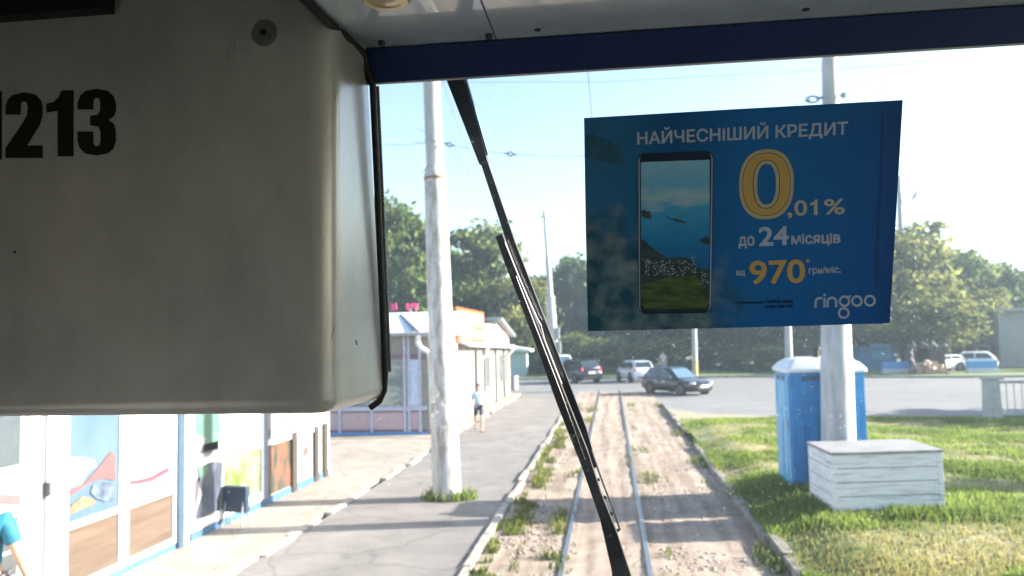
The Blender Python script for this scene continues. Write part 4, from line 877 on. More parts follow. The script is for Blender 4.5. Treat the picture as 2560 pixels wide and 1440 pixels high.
# stand in front of the second kiosk
sp0 = G(590, 1318)
ST = thing('display_stand', 'small dark blue stand on thin legs before the poster windows', 'stand', (sp0.x, sp0.y, .02), radians(-8))
b = MB(); b.box(-.20, .20, -.05, .05, .20, .58); build('board', b, M('dark_blue_board', (.012, .035, .07), .45, var=.2), ST, world=False, bevel=.015)
for x in (-.16, .16):
    for y in (-.12, .12):
        b = MB(); b.tube([(x*.9, y*.25, .4), (x, y, 0)], .012, 8); build('leg', b, GREYP, ST, world=False)
# far shop
SF_ = thing('corner_shop', 'white corner shop with pink brick lower panels, facing the camera behind the left pole', 'shop', (-7, 25, 0))
CREAM = M('cream_wall', (.27, .26, .24), .7, var=.12, scale=2)
b = MB(); b.box(-9.6, -5.1, 22.7, 29.6, 0, 2.86); build('wall', b, CREAM, SF_)
PLM = M('purple_frame', (.30, .27, .40), .5)
BRK = M('pink_brick', (.46, .31, .34), .7, scale=14, col2=(.56, .44, .46), streak=(1, 1, 3)); SWN = M('shop_window', (.13, .18, .19), .25, scale=1.3, col2=(.40, .42, .36), var=.3, lo=.42, hi=.6, streak=(1, 1, 2.2))
for x0, x1 in ((-9.4, -7.95), (-7.85, -6.98), (-6.9, -5.98), (-5.84, -5.52)):
    b = MB(); b.box(x0, x1, 22.68, 22.699, .17, .66); build('brick_panel', b, BRK, SF_)
for x0, x1 in ((-9.4, -7.95), (-7.85, -6.98), (-6.9, -5.98)):
    b = MB(); b.box(x0, x1, 22.672, 22.69, .84, 2.17); build('window', b, SWN, SF_)
b = MB(); b.box(-5.84, -5.52, 22.672, 22.69, .84, 2.17); build('side_pane', b, M('pale_blind', (.52, .62, .78), .4), SF_)
b = MB(); b.box(-9.5, -5.3, 22.665, 22.69, 2.175, 2.33); b.box(-9.5, -5.3, 22.664, 22.69, .10, .16); b.box(-9.5, -5.3, 22.664, 22.69, .665, .705); build('trim_band', b, M('plum_trim', (.20, .12, .16), .6), SF_)
b = MB()
for x in (-7.9, -6.94, -5.95, -5.83, -5.5): b.box(x-.04, x+.04, 22.64, 22.69, .1, 2.86)
b.box(-9.5, -5.3, 22.65, 22.69, .71, .83); build('frame', b, M('lilac_frame', (.46, .48, .62), .5), SF_)
b = MB(); b.box(-9.6, -5.3, 22.655, 22.69, 0, .098); build('kick_strip', b, BLUE, SF_)
b = MB(); b.prism([(-9.9, 22.35, 2.88), (-9.9, 26.0, 3.66), (-9.9, 29.6, 2.9)], (4.95, 0, 0)); rf = build('roof', b, M('white_roof_sheet', (.74, .76, .80), .45, var=.06), SF_)
b = MB(); b.tube([(-9.9, 22.32, 2.90), (-4.95, 22.32, 2.90)], .06, 8); build('gutter', b, GREYP, rf, smooth=1)
b = MB(); b.tube([atY(1002, 790, 25.6)+Vector((0, 0, .03)), atY(1045, 832, 22.4)+Vector((0, 0, .03))], .05, 6); build('roof_seam', b, M('dark_seam', (.16, .17, .2), .6), rf)
b = MB(); pd = [atY(x, y, 22.3) for x, y in ((1046, 838), (1044, 858), (1052, 870), (1072, 882), (1076, 900), (1082, 1070))]; b.tube(pd, .075, 10); build('downpipe', b, WHITE, SF_, smooth=1)
# pink objects on the ridge
PK = thing('roof_ornament', 'crumpled pink and red sign standing above the white shop roof', 'sign', (-6.9, 26.6, 3.55))
b = MB(); b.prism([atY(x, y, 26.6) for x, y in ((1020, 762), (1034, 757), (1044, 760), (1040, 778), (1036, 770))], (0, .06, 0)); b.prism([atY(x, y, 26.6) for x, y in ((1014, 764), (1018, 758), (1026, 776), (1021, 778))], (0, .06, 0)); build('pink_letter', b, M('pink_sign', (.75, .06, .22), .5), PK)
b = MB(); b.prism([atY(x, y, 26.6) for x, y in ((976, 760), (990, 757), (992, 774), (978, 778))], (0, .06, 0)); build('red_letter', b, M('dark_pink_sign', (.38, .03, .12), .5), PK)
b = MB(); b.tube([(-7.6, 26.66, 3.2), (-7.6, 26.66, 3.9)], .02, 6); b.tube([(-6.75, 26.66, 3.2), (-6.75, 26.66, 3.9)], .02, 6); b.tube([(-7.6, 26.66, 3.58), (-6.5, 26.66, 3.58)], .02, 6); build('sign_frame', b, GREYP, PK)
# row beside the path
ROW = thing('shop_row', 'cream shop row with orange roof sign and downpipes along the footpath', 'shop', (-7, 34, 0))
b = MB(); b.box(-9.6, -5.1, 29.62, 40.0, 0, 2.5); b.prism([(-5.1, 35.5, 2.502), (-5.1, 40.0, 2.502), (-5.1, 40.0, 2.85), (-5.1, 35.5, 3.56)], (-4.5, 0, 0)); build('wall', b, CREAM, ROW)
b = MB(); b.prism([(-4.8, 35.3, 3.60), (-4.8, 40.5, 2.80), (-4.8, 40.5, 2.92), (-4.8, 35.3, 3.72)], (-5, 0, 0)); rf = build('roof', b, M('grey_roof_edge', (.22, .24, .27), .6), ROW)
b = MB(); b.prism([(-4.72, 26.4, 2.50), (-4.72, 40.2, 2.28), (-4.72, 40.2, 2.34), (-4.72, 26.4, 2.58)], (-.42, 0, .12)); build('awning', b, M('awning_sheet', (.60, .62, .66), .5), ROW)
OR = M('orange_sign', (.30, .075, .02), .5, var=.06); 
b = MB(); b.box(-5.6, -5.05, 26.0, 31.8, 2.62, 3.82); sg_ = build('roof_sign', b, OR, ROW)
b = MB(); b.box(-5.049, -5.035, 26.5, 31.5, 3.18, 3.72); b.box(-5.049, -5.035, 26.5, 29.0, 2.72, 3.10); b.box(-5.049, -5.035, 29.25, 31.5, 2.72, 3.10); build('sign_face', b, M('pale_sign_face', (.30, .20, .13), .5, var=.1, scale=1), sg_)
b = MB(); b.box(-5.5, -5.04, 31.85, 35.4, 2.62, 3.35); build('white_board', b, WHITE, ROW)
b = MB(); b.box(-5.09, -5.06, 36.0, 39.0, 2.6, 3.1); build('gable_sign', b, M('brown_sign', (.42, .24, .16), .6, var=.2, scale=2), ROW)
DRM = M('door_white_paint', (.34, .34, .33), .5, var=.05); DRE = M('dark_door_trim', (.07, .07, .07), .8); WNM = (M('bright_shop_window', (.10, .12, .13), .15))  # DRE: dark colour of the door frames and handles
for y0, y1 in ((29.9, 31.4), (33.4, 34.6)):
    b = MB(); b.box(-5.098, -5.06, y0, y1, .1, 2.1); dd = build('door', b, DRM, ROW, bevel=.01)
    b = MB(); b.box(-5.099, -5.07, y0-.08, y0-.005, .0, 2.18); b.box(-5.099, -5.07, y1+.005, y1+.08, 0, 2.18); b.box(-5.099, -5.07, y0-.005, y1+.005, 2.105, 2.18); build('door_frame', b, DRE, dd)
    b = MB(); b.box(-5.059, -5.03, y0+.1, y0+.16, .95, 1.15); build('handle', b, DRE, dd)
for y0, y1 in ((31.9, 33.1), (36.2, 37.2), (38.0, 38.8)):
    b = MB(); b.box(-5.098, -5.05, y0, y1, .8, 2.0); ww_ = build('window', b, WNM, ROW)
    b = MB(); b.box(-5.097, -5.04, y0-.07, y0-.002, .72, 2.08); b.box(-5.097, -5.04, y1+.002, y1+.07, .72, 2.08); b.box(-5.049, -5.03, (y0+y1)/2-.03, (y0+y1)/2+.03, .8, 2.0); build('window_frame', b, DRM, ww_)
PLS = (M('pilaster_cream', (.22, .21, .195), .7))
for y in (29.72, 31.62, 34.85, 37.5, 39.4): b = MB(); b.box(-5.098, -4.99, y-.07, y+.07, 0, 2.3); build('pilaster', b, PLS, ROW)
for y in (30.6, 38.6):
    b = MB(); b.tube([(-4.75, y, 2.45), (-4.75, y, 2.2), (-5.0, y, 1.95), (-5.0, y, .1)], .06, 8); build('downpipe', b, WHITE, ROW, smooth=1)
# small canopy kiosk beyond
a = atY(1296, 876, 56)
CK = thing('canopy_kiosk', 'small pale green kiosk with flat white canopy beyond the road, left of the wiper', 'kiosk', (a.x, 57, 0))
b = MB(); b.box(a.x-.6, a.x+.5, 56.4, 57.6, 0, a.z); build('wall', b, M('pale_green_wall', (.36, .46, .48), .6), CK)
b = MB(); b.prism([(a.x-1.0, 55.6, a.z+.05), (a.x+.9, 55.6, a.z-.1), (a.x+.9, 55.6, a.z+.06), (a.x-.6, 55.6, a.z+.35)], (0, 2.4, 0)); build('canopy', b, WHITE, CK)
bp_ = G(1283, 975)
BN = thing('litter_bin', 'dark grey litter bin at the far corner of the shop row', 'bin', bp_)
b = MB(); b.lathe([(.22, 0), (.26, .04), (.28, .78), (.30, .80), (.27, .80), (.25, .2)], 18, bp_); build('tub', b, GREYP, BN, smooth=1)
# ================================================================== VEHICLES
def car(label, cat, group, loc, heading, paint, L_=4.3, Wd=1.78, Hh=1.47, suv=False, lights=False, plate=True, colname='dark'):
    o = thing('parked_car' if cat == 'parked car' else 'car', label, 'car', loc, heading, group)   # local +x is the front
    hw = Wd/2; r = .33 if not suv else .37; cl = .19 if not suv else .26
    def sec(x, w2, zb, zs, zt):
        return [(x, -w2*.80, zb), (x, -w2*.97, zb+.10), (x, -w2, (zb+zs)*.55), (x, -w2*.985, zs-.06), (x, -w2*.90, zs+(zt-zs)*.6), (x, -w2*.45, zt), (x, 0, zt+.015),
                (x, w2*.45, zt), (x, w2*.90, zs+(zt-zs)*.6), (x, w2*.985, zs-.06), (x, w2, (zb+zs)*.55), (x, w2*.97, zb+.10), (x, w2*.80, zb)]
    sh = .90 if not suv else 1.02; hd = .86 if not suv else 1.02
    st_ = [(-L_*.5, hw*.80, .38, .72, sh-.06), (-L_*.485, hw*.93, .26, .78, sh), (-L_*.42, hw*.98, cl, sh-.02, sh+.05), (-L_*.2, hw, cl, sh-.02, sh+.04), (0, hw, cl, sh-.03, sh+.03), (L_*.18, hw, cl, sh-.05, sh),
           (L_*.30, hw*.985, cl, hd-.08, hd+.02), (L_*.42, hw*.95, cl+.01, hd-.14, hd-.06), (L_*.475, hw*.84, .22, .60, .72), (L_*.5, hw*.66, .30, .52, .62)]
    b = MB(); b.loft([sec(*s_) for s_ in st_]); body = build('body', b, paint, o, smooth=1, world=False)
    # cabin
    xr, xf = -L_*.47, L_*(.22 if not suv else .31); rr, rf_ = (-L_*.36, L_*.02) if not suv else (-L_*.40, L_*.14)
    def cab(x, w2, z): return (x, w2, z)
    rings = []
    for t in (0, .25, .5, .75, 1.0):
        z = sh-.01+(Hh-sh)*(t if t < 1 else 1); xx0 = xr+(rr-xr)*t**1.3; xx1 = xf+(rf_-xf)*t; w2 = hw*(.93-.17*t-(.05 if t == 1 else 0))
        rings.append([(xx0, -w2*.88, z), (xx0+.10, -w2, z), (xx1-.15, -w2, z), (xx1, -w2*.86, z), (xx1+.02, 0, z), (xx1, w2*.86, z), (xx1-.15, w2, z), (xx0+.10, w2, z), (xx0, w2*.88, z), (xx0-.02, 0, z)])
    zz_ = Hh+.02; q = rings[-1]; mx = sum(p[0] for p in q)/len(q); rings.append([(mx+(p[0]-mx)*.8, p[1]*.8, zz_) for p in q])
    b = MB(); b.loft(rings); build('cabin', b, paint, o, smooth=1, world=False)
    def gpt(x_, side, t):                               # point on the cabin's side, slightly proud
        w2 = hw*(.93-.17*t)+.006; return (x_, side*w2, sh+(Hh-sh)*t)
    for side in (-1, 1):
        b = MB(); lo_, hi_ = .10, .82
        def xs(t): return xr+(rr-xr)*t**1.3+.22, xf+(rf_-xf)*t-.22
        a0, a1 = xs(lo_); c0_, c1_ = xs(hi_); m_ = (a0+a1)/2-.05
        b.add([gpt(a0, side, lo_), gpt(m_-.04, side, lo_), gpt(m_-.04, side, hi_), gpt(c0_, side, hi_)], [(0, 1, 2, 3)]); b.add([gpt(m_+.04, side, lo_), gpt(a1, side, lo_), gpt(c1_, side, hi_), gpt(m_+.04, side, hi_)], [(0, 1, 2, 3)])
        build('side_window', b, DGLASS, o, world=False)
    def endp(t, y, front):
        base = xf+(rf_-xf)*t if front else xr+(rr-xr)*t**1.3
        w2 = hw*(.93-.17*t)*.82; return (base+(.035 if front else -.035), y*w2, sh+(Hh-sh)*t)
    for fr_, nm in ((True, 'windscreen'), (False, 'rear_window')):
        b = MB(); b.add([endp(.06 if fr_ else .22, -1, fr_), endp(.06 if fr_ else .22, 1, fr_), endp(.5, 1, fr_), endp(.90, 1, fr_), endp(.90, -1, fr_), endp(.5, -1, fr_)], [(0, 1, 2, 5), (5, 2, 3, 4)])
        build(nm, b, DGLASS if not fr_ else M('windscreen_sky', (.08, .14, .20), .04, spec=1.0), o, world=False)
    for sx in (-.30*L_, .295*L_):
        for side in (-1, 1):
            b = MB(); b.disc((sx, side*(hw-.10), r), (0, side, 0), r+.065, .106, 24); build('wheel_arch', b, TYRE, o, world=False)
            b = MB(); y0 = side*(hw-.17); b.loft([[(sx+rr_*cos(2*pi*k/24), y0+side*d_, r+rr_*sin(2*pi*k/24)) for k in range(24)] for rr_, d_ in ((r*.62, 0), (r*.95, 0), (r, .03), (r, .15), (r*.95, .18), (r*.66, .18))]); wh = build('wheel', b, TYRE, o, world=False, smooth=1)
            b = MB(); b.disc((sx, side*(hw+.001), r), (0, side, 0), r*.62, .012, 20)
            for k in range(5): t = 2*pi*k/5; b.tube([(sx, side*(hw+.016), r), (sx+r*.56*cos(t), side*(hw+.016), r+r*.56*sin(t))], .035, 5)
            build('rim', b, M('alloy_rim', (.12, .125, .13), .4, .5), wh, world=False)
    LG = M('headlamp_glass', (.85, .87, .9), .05, .9, var=.03)
    for side in (-1, 1):
        b = MB(); b.sphere((L_*.455, side*hw*.70, .66 if not suv else .80), .12, 8, (1.35, 1.5, .75)); hl = build('headlight', b, LG, o, world=False, smooth=2)
        b = MB(); b.sphere((-L_*.483, side*hw*.80, .80 if not suv else .98), .12, 8, (.5, .8, 1.4)); build('tail_light', b, M('tail_lamp_red', (.65, .02, .03), .2), o, world=False, smooth=2)
        b = MB(); b.sphere((L_*.12, side*(hw+.10), sh+.05), .10, 8, (.7, 1, .7)); build('mirror', b, paint, o, world=False, smooth=2)
    b = MB(); b.box(L_*.482, L_*.506, -hw*.5, hw*.5, .34, .50); build('grille', b, BLACK, o, world=False, bevel=.02)
    b = MB(); b.box(-L_*.502, -L_*.47, -hw*.72, hw*.72, .36, .48); build('bumper', b, TYRE, o, world=False, bevel=.02)
    if plate:
        b = MB(); b.box(L_*.5065, L_*.515, -.27, .27, .45, .57); b.box(-L_*.512, -L_*.5025, -.26, .26, .60 if not suv else .72, .72 if not suv else .84); build('number_plate', b, WHITE, o, world=False)
    for side in (-1, 1):
        for xx in (-.05*L_, -.2*L_):
            b = MB(); b.box(xx, xx+.2, side*hw-.012, side*hw+.012, sh-.17, sh-.14); build('door_handle', b, CHROME, o, world=False)
    o.scale = (.84,)*3
    return o
def paint(name, c, m_=.3): return M(name, c, .25, m_, var=.06, scale=3, coat=.6)
VG = 'cars driving on the road'
dc = (G(1692, 990)+G(1617, 983)+G(1757, 982))/3
car('black hatchback with shining headlights turning in front of the crossing', 'car', VG, Vector((3.0, 38.5, 0)), atan2(-.80, .60), paint('black_car_paint', (.005, .005, .010)))
car('dark blue sport utility car seen from behind with red tail lamp, beside the wiper blade', 'car', VG, Vector((-2.15, 49.7, 0)), atan2(.87, -.50), paint('dark_blue_car_paint', (.008, .010, .03)), 4.5, 1.85, 1.66, True)
car('pale silver sport utility car seen from behind, left of the black hatchback', 'car', VG, Vector((1.35, 49.6, 0)), atan2(.94, -.34), paint('silver_car_paint', (.66, .71, .80), .2), 4.1, 1.75, 1.60, True).scale = (.80,)*3
c_ = atY(2412, 925, 54.5); car('white car parked under the dark red shed roof', 'parked car', 'cars parked beyond the road', Vector((c_.x, 54.5, .12)), radians(165), paint('white_car_paint', (.75, .76, .78), 0), 4.3, 1.75, 1.45)
c_ = atY(2352, 925, 53.5); car('white car parked half behind the brick rubble', 'parked car', 'cars parked beyond the road', Vector((c_.x, 53.8, .12)), radians(200), paint('white_car_paint_b', (.72, .72, .72), 0), 3.9, 1.65, 1.25)
c_ = atY(1402, 920, 56.0); car('white car parked facing the road, half hidden by the wiper blade', 'parked car', 'cars parked beyond the road', Vector((c_.x, 57.0, .12)), radians(-80), paint('white_car_paint_c', (.75, .76, .76), 0), 4.4, 1.8, 1.7, True)

# ================================================================== PEOPLE
SKINM = M('skin', (.50, .30, .21), .55, var=.08); HAIR = M('dark_hair', (.03, .022, .018), .7); SHOE = M('shoe', (.05, .05, .06), .6)
def person(label, loc, rz, hgt, shirt, legs, shorts=True, walk=.0, group=None, armout=0.0, hands=True, lean=0.0, hair=HAIR):
    o = thing('person', label, 'person', loc, rz, group); k = hgt/1.75
    def V3(x, y, z): return (x*k, (y-lean*max(0, z-.95))*k, z*k)      # faces -y
    v = []; e = []; rd = []
    def add(p, r, par=None):
        v.append(V3(*p)); rd.append(tuple(q*k for q in r) if isinstance(r, tuple) else r*k)
        if par is not None: e.append((par, len(v)-1))
        return len(v)-1
    pel = add((0, 0, .97), (.145, .105)); sp1 = add((0, 0, 1.15), (.13, .095), pel); ch = add((0, .01, 1.34), (.155, .105), sp1); nk = add((0, .015, 1.49), .055, ch); hb_ = add((0, -.01, 1.58), (.066, .078), nk); hm = add((0, -.015, 1.66), (.074, .092), hb_); ht = add((0, -.005, 1.735), (.05, .06), hm)
    nose = add((0, -.105, 1.63), .013, hm)
    J = {}
    for s in (-1, 1):
        sw = walk*s
        sh_ = add((s*.17, .01, 1.42), .062, ch); el = add((s*(.235+armout*.1), .03+sw*.12, 1.14), .043, sh_); wr = add((s*(.25+armout*.2), -.06+sw*.22, .90), .028, el)
        J['arm', s] = (sh_, el, wr)
        if hands:
            pm = add((s*(.252+armout*.2), -.07+sw*.23, .83), (.016, .036), wr)
            for f, (dy, ln) in enumerate(((-.032, .065), (-.011, .078), (.011, .072), (.030, .055))):
                a1_ = add((s*(.255+armout*.2), -.07+sw*.23+dy, .79), .009, pm); add((s*(.245+armout*.2), -.075+sw*.23+dy, .79-ln), .008, a1_)
            th = add((s*(.245+armout*.2), -.105+sw*.23, .83), .010, pm); add((s*(.24+armout*.2), -.125+sw*.23, .785), .009, th)
        hp = add((s*.095, 0, .92), .088, pel); kn = add((s*.105, -.03-sw*.22, .50), .058, hp); an = add((s*.11, .04-sw*(.30 if s*walk > 0 else .42), .085+(.05 if s*walk < 0 else 0)), .036, kn); add((s*.115, -.12-sw*(.30 if s*walk > 0 else .42), .035+(.02 if s*walk < 0 else 0)), (.04, .03), an)
        J['leg', s] = (hp, kn, an)
    skin('body', v, e, rd, SKINM, o)
    def sub(idx, edges, radii, name, mat): return skin(name, [v[i] if not isinstance(i, tuple) else i for i in idx], edges, [tuple(q*k for q in r) if isinstance(r, tuple) else r*k for r in radii], mat, o)
    def mid(a_, b_, t): return tuple(v[a_][i]+(v[b_][i]-v[a_][i])*t for i in range(3))
    aL, aR = J['arm', -1], J['arm', 1]
    sub([pel, sp1, ch, mid(ch, nk, .55), aL[0], mid(aL[0], aL[1], .75), aR[0], mid(aR[0], aR[1], .75)], [(0, 1), (1, 2), (2, 3), (2, 4), (4, 5), (2, 6), (6, 7)], [(.165, .125), (.155, .12), (.175, .125), .085, .082, .066, .082, .066], 'shirt', shirt)
    t_ = .82 if shorts else .98
    idx = [pel]; ed = []; rr = [(.158, .118)]
    for s in (-1, 1):
        hp, kn, an = J['leg', s]; idx += [hp, mid(hp, kn, .82)]; n0 = len(idx); ed += [(0, n0-2), (n0-2, n0-1)]; rr += [.105, .088 if shorts else .075]
        if not shorts: idx += [kn, mid(kn, an, .92)]; ed += [(n0-1, n0), (n0, n0+1)]; rr += [.07, .052]
    sub(idx, ed, rr, 'shorts' if shorts else 'trousers', legs)
    b = MB(); b.sphere(V3(0, .012, 1.685), .098*k, 10, (.88, 1.0, .82)); build('hair', b, hair, o, world=False, smooth=2)
    for s in (-1, 1):
        an = J['leg', s][2]; b = MB(); a_ = v[an]; b.sphere((a_[0], a_[1]-.07*k, a_[2]-.045*k), .062*k, 8, (.75, 2.1, .62)); build('shoe', b, SHOE, o, world=False, smooth=2)
        b = MB(); b.sphere(V3(s*.033, -.098, 1.655), .010*k, 6); build('eye', b, INK, o, world=False, smooth=2)
    return o
person('person in a pale blue shirt and dark shorts walking along the footpath by the shops', G(1197, 1080), radians(12), 1.40, M('pale_blue_shirt', (.42, .55, .66), .8), M('dark_shorts', (.05, .05, .08), .8), True, .8)
person('person in a bright turquoise shirt at the lower left corner beside the near kiosk', Vector((-4.86, 5.72, -.05)), radians(200), 1.74, M('turquoise_shirt', (.01, .15, .24), .75, var=.35, scale=5), M('grey_trousers', (.14, .14, .16), .8), False, 0, armout=.4)
c_ = G(1657, 943); person('small distant person in pale clothes standing on the verge behind the black hatchback', Vector((c_.x, 53.9, .11)), 0, 1.65, M('pale_grey_shirt', (.35, .33, .36), .8), M('grey_shorts', (.25, .25, .28), .8), True, .3)
c_ = atY(2283, 935, 50.6); person('distant person in dark blue standing left of the ruined hut', Vector((c_.x, 50.7, .0)), radians(60), 1.7, M('navy_shirt', (.02, .03, .09), .8), M('dark_trousers', (.03, .035, .07), .8), False, .4)

# ================================================================== TREES
def crown_mesh(name, seed, n_lobes, clumps, leaves, mat, leaf=.022, low=.18):
    r = np.random.default_rng(seed); P = []; N = []
    for _ in range(n_lobes):
        t = r.uniform(low, .93); rad = .40*np.sin(np.pi*min(1, (t-low*.4)/(1.0-low*.4)))**.6
        a = r.uniform(0, 2*np.pi); q = rad*r.uniform(.25, .8); c = np.array([q*np.cos(a), q*np.sin(a), t*.86+.04]); R = np.array([.19, .19, .13])*r.uniform(.65, 1.25)
        for _ in range(clumps):
            d = r.normal(size=3); d /= np.linalg.norm(d); cc = c+d*R*r.uniform(.45, 1.08); s = r.uniform(.018, .05)
            nl = int(leaves*r.uniform(.5, 1.4)); o = r.normal(size=(nl, 3))*s*np.array([1.2, 1.2, .75]); P.append(cc+o); N.append(np.tile(d*1.0+np.array([0, 0, .5]), (nl, 1))+r.normal(size=(nl, 3))*.75)
    P = np.concatenate(P); N = np.concatenate(N); P = P[P[:, 2] > .01]; N = N[:len(P)]
    N /= np.linalg.norm(N, axis=1)[:, None]; A = np.cross(N, r.normal(size=P.shape)); A /= np.linalg.norm(A, axis=1)[:, None]; B = np.cross(N, A)
    s = leaf*r.uniform(.55, 1.25, len(P))[:, None]
    V = np.stack([P-A*s, P-B*s*.6, P+A*s, P+B*s*.6], 1).reshape(-1, 3); i = np.arange(len(P))[:, None]*4
    o = npmesh(name, V, i+np.array([[0, 1, 2, 3]]), mat); return o
LM = [leafmat('leaf_dark', (.028, .065, .034), (.125, .18, .055), .40), leafmat('leaf_mid', (.042, .085, .03), (.20, .245, .065), .45), leafmat('leaf_yellow', (.07, .095, .028), (.30, .30, .09), .48)]
CR = []
for i, (sd_, mt) in enumerate(((11, 1), (12, 0), (13, 2), (14, 0), (15, 1), (16, 2))):
    o = crown_mesh('crown', sd_, 19, 20, 40, LM[mt], .025); CR.append(o.data); bpy.data.objects.remove(o)
SHM = []
for i, (sd_, mt) in enumerate(((31, 0), (32, 1), (33, 0))):
    o = crown_mesh('foliage', sd_, 10, 14, 30, LM[mt], .034, .02); SHM.append(o.data); bpy.data.objects.remove(o)
BARK = M('bark', (.07, .055, .045), .9, var=.3, scale=8, bump=.4)
def trunk_mb(seed):
    r = random.Random(seed); b = MB(); b.tube([(0, 0, -.02), (.01, 0, .12), (.0, .015, .3), (.02, 0, .55), (.03, .01, .8)], [.032, .024, .020, .013, .005], 10)
    for k in range(7):
        z = r.uniform(.2, .55); a = r.uniform(0, 6.28); l = r.uniform(.2, .36); b.tube([(.01, 0, z), (cos(a)*l*.5, sin(a)*l*.5, z+l*.35), (cos(a)*l, sin(a)*l, z+l*.75)], [.012, .008, .003], 6)
    return b
TRK = []
for s_ in (1, 2, 3):
    o = build('trunk', trunk_mb(s_), BARK, None, smooth=1); TRK.append(o.data); bpy.data.objects.remove(o)
def tree(var, px, top, wpx, Y, label, group='trees beyond the road', kind='tree'):
    base = atY(px, 930, Y); T_ = atY(px, top, Y); H_ = T_.z; wd_ = wpx*Y/F
    o = thing('leafy_tree', label, 'tree', (base.x, Y, 0), random.uniform(0, 6), group)
    c = bpy.data.objects.new('crown', CR[var]); COL.objects.link(c); c.parent = o; c.scale = (wd_/.70, wd_/.70, H_*1.07)
    t = bpy.data.objects.new('trunk', TRK[var % 3]); COL.objects.link(t); t.parent = o; t.scale = (H_*.9, H_*.9, H_)
    return o
random.seed(21)
tree(0, 1000, 476, 230, 60, 'tall green tree between the cabinet edge and the left pole')
tree(3, 880, 500, 250, 64, 'dark tree hidden mostly behind the white cabinet')
tree(4, 1195, 560, 290, 63, 'broad green tree between the left pole and the wiper, behind the orange sign')
tree(0, 1095, 612, 200, 68, 'green tree filling the gap behind the left pole, lower than its neighbours')
tree(2, 1290, 690, 150, 60, 'low yellow green tree behind the end of the shop row')
tree(3, 1345, 688, 140, 82, 'small dark tree behind the wiper, left of the stepped pole')
tree(1, 1432, 636, 150, 72, 'dark green tree right of the stepped pole, touching the poster edge')
tree(3, 1545, 660, 200, 70, 'dark tree behind the lower left corner of the poster')
tree(1, 1660, 690, 210, 68, 'dark tree behind the poster, above the silver car')
tree(3, 1770, 670, 210, 70, 'dark tree behind the poster, right of the pole with yellow foot')
tree(4, 1890, 690, 210, 66, 'mid green tree behind the poster, left of the toilet')
tree(1, 2000, 650, 210, 67, 'dark tree behind the white roof of the toilet')
tree(0, 2110, 640, 210, 65, 'mid green tree behind the right pole')
tree(5, 2262, 556, 250, 62, 'tall yellow green tree right of the poster')
tree(0, 2395, 612, 190, 66, 'green tree with rounded top in the middle of the right hand trees')
tree(1, 2505, 655, 200, 70, 'dark tree above the grey building')
tree(4, 2610, 700, 220, 68, 'green tree at the right border of the picture')
tree(2, 2310, 745, 230, 58, 'low yellow green tree whose branches hang over the ruined hut')
tree(5, 2430, 725, 170, 62, 'yellow green tree above the dark red shed')
def shrub(var, px, top, wpx, Y, label):
    base = atY(px, 930, Y); T_ = atY(px, top, Y); o = thing('leafy_shrub', label, 'shrub', (base.x, Y, .1), random.uniform(0, 6), 'shrubs at the edge of the wood')
    c = bpy.data.objects.new('foliage', SHM[var]); COL.objects.link(c); c.parent = o; wd_ = wpx*Y/F; c.scale = (wd_/.8, wd_/.8, T_.z*1.1)
    b = MB(); 
    for k in range(4): a_ = k*1.6; b.tube([(0, 0, 0), (.12*cos(a_), .12*sin(a_), .5), (.3*cos(a_), .3*sin(a_), T_.z*.6)], [.05, .04, .02], 6)
    build('stem', b, BARK, o, world=False)
SL = ['left of the stepped pole', 'behind the dark blue car', 'between the dark blue car and the silver car', 'behind the silver car', 'behind the distant pale person', 'beside the pole with yellow foot', 'right of the pole with yellow foot', 'left of the toilet', 'behind the toilet roof', 'behind the right pole']
for i, (px, top, wp, Y) in enumerate(((1345, 862, 130, 60), (1440, 838, 150, 61), (1520, 850, 150, 59.5), (1590, 835, 150, 62), (1665, 850, 150, 60), (1745, 838, 150, 62.5), (1830, 865, 140, 60), (1905, 870, 130, 58), (1990, 850, 150, 60), (2110, 850, 140, 60))):
    shrub(i % 3, px, top, wp, Y, 'dark leafy shrub at the wood edge '+SL[i])
o = thing('leafy_shrub', 'round dark shrub in front of the grey building at the right border', 'shrub', (gbl.x+1.5, 53, 0), 1)
c = bpy.data.objects.new('foliage', SHM[0]); COL.objects.link(c); c.parent = o; c.scale = (2.8, 2.8, 2.2)
b = MB(); b.tube([(0, 0, 0), (.1, 0, .8)], [.05, .03], 6); build('stem', b, BARK, o, world=False)
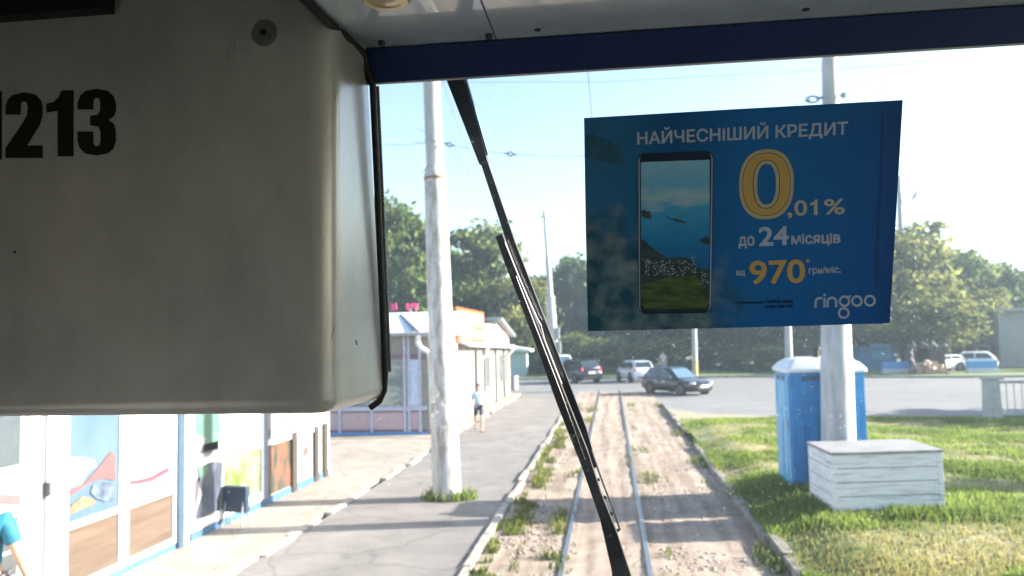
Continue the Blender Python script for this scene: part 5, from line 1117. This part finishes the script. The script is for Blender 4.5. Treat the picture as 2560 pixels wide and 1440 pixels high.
# far wood closing the gaps
n = 26000; X = rng.uniform(-70, 90, n); Yy = rng.uniform(88, 100, n); hmax = 7+2.5*np.sin(X*.21)+1.6*np.sin(X*.53+1); Z = hmax*rng.random(n)**.7
P = np.stack([X, Yy, Z], 1); A = rng.normal(size=P.shape); A /= np.linalg.norm(A, axis=1)[:, None]; B = np.cross(A, rng.normal(size=P.shape)); B /= np.linalg.norm(B, axis=1)[:, None]; s = rng.uniform(.3, .75, n)[:, None]
Vv = np.stack([P-A*s, P-B*s*.7, P+A*s, P+B*s*.7], 1).reshape(-1, 3)
o = npmesh('distant_wood', Vv, np.arange(n)[:, None]*4+np.array([[0, 1, 2, 3]]), leafmat('far_leaf', (.012, .026, .014), (.045, .07, .025), .3, False)); o['kind'] = 'stuff'
# tuft at the foot of the left pole
TF = thing('grass_tuft', 'tuft of green weeds round the foot of the left pole', 'weeds', (-2.83, 13.4, .012))
pts = []
for _ in range(420):
    a = random.uniform(0, 6.28); rr = random.uniform(.2, .46); pts.append((rr*cos(a)+(.06 if random.random() < .5 else 0), rr*sin(a)*.7+.1, 0, random.uniform(.5, 1.4)))
o = blades('blade_cluster', pts, .07, .19, GRASS, .016, .9); del o['kind']; o.parent = TF
# a tree outside the frame on the right throws the long shade over the lawn
o = thing('leafy_tree', 'tree outside the right border that shades the lawn', 'tree', (24, 27.6, 0), 2, 'trees beyond the road')
c = bpy.data.objects.new('crown', CR[1]); COL.objects.link(c); c.parent = o; c.scale = (9, 9, 7.5)
t = bpy.data.objects.new('trunk', TRK[1]); COL.objects.link(t); t.parent = o; t.scale = (7, 7, 7)

# summer haze between the camera and the wood
hz_ = MB(); hz_.box(-205, 205, -45, 245, -1.05, 24)
hm_ = bpy.data.materials.new('thin_haze'); hm_.use_nodes = True; n = hm_.node_tree.nodes; n.remove(n['Principled BSDF'])
pv = n.new('ShaderNodeVolumePrincipled'); pv.inputs['Color'].default_value = (.62, .82, 1, 1); pv.inputs['Density'].default_value = .0011; pv.inputs['Anisotropy'].default_value = .3
hm_.node_tree.links.new(pv.outputs[0], n['Material Output'].inputs['Volume'])
hz = build('haze', hz_, hm_); hz['kind'] = 'stuff'
o = thing('leafy_tree', 'small tree outside the right border that shades the grass beside the box', 'tree', (14.2, 14.6, .1), 1, 'trees beyond the road')
c = bpy.data.objects.new('crown', CR[4]); COL.objects.link(c); c.parent = o; c.scale = (3.4, 3.4, 4.6)
t = bpy.data.objects.new('trunk', TRK[0]); COL.objects.link(t); t.parent = o; t.scale = (4.6, 4.6, 4.6)
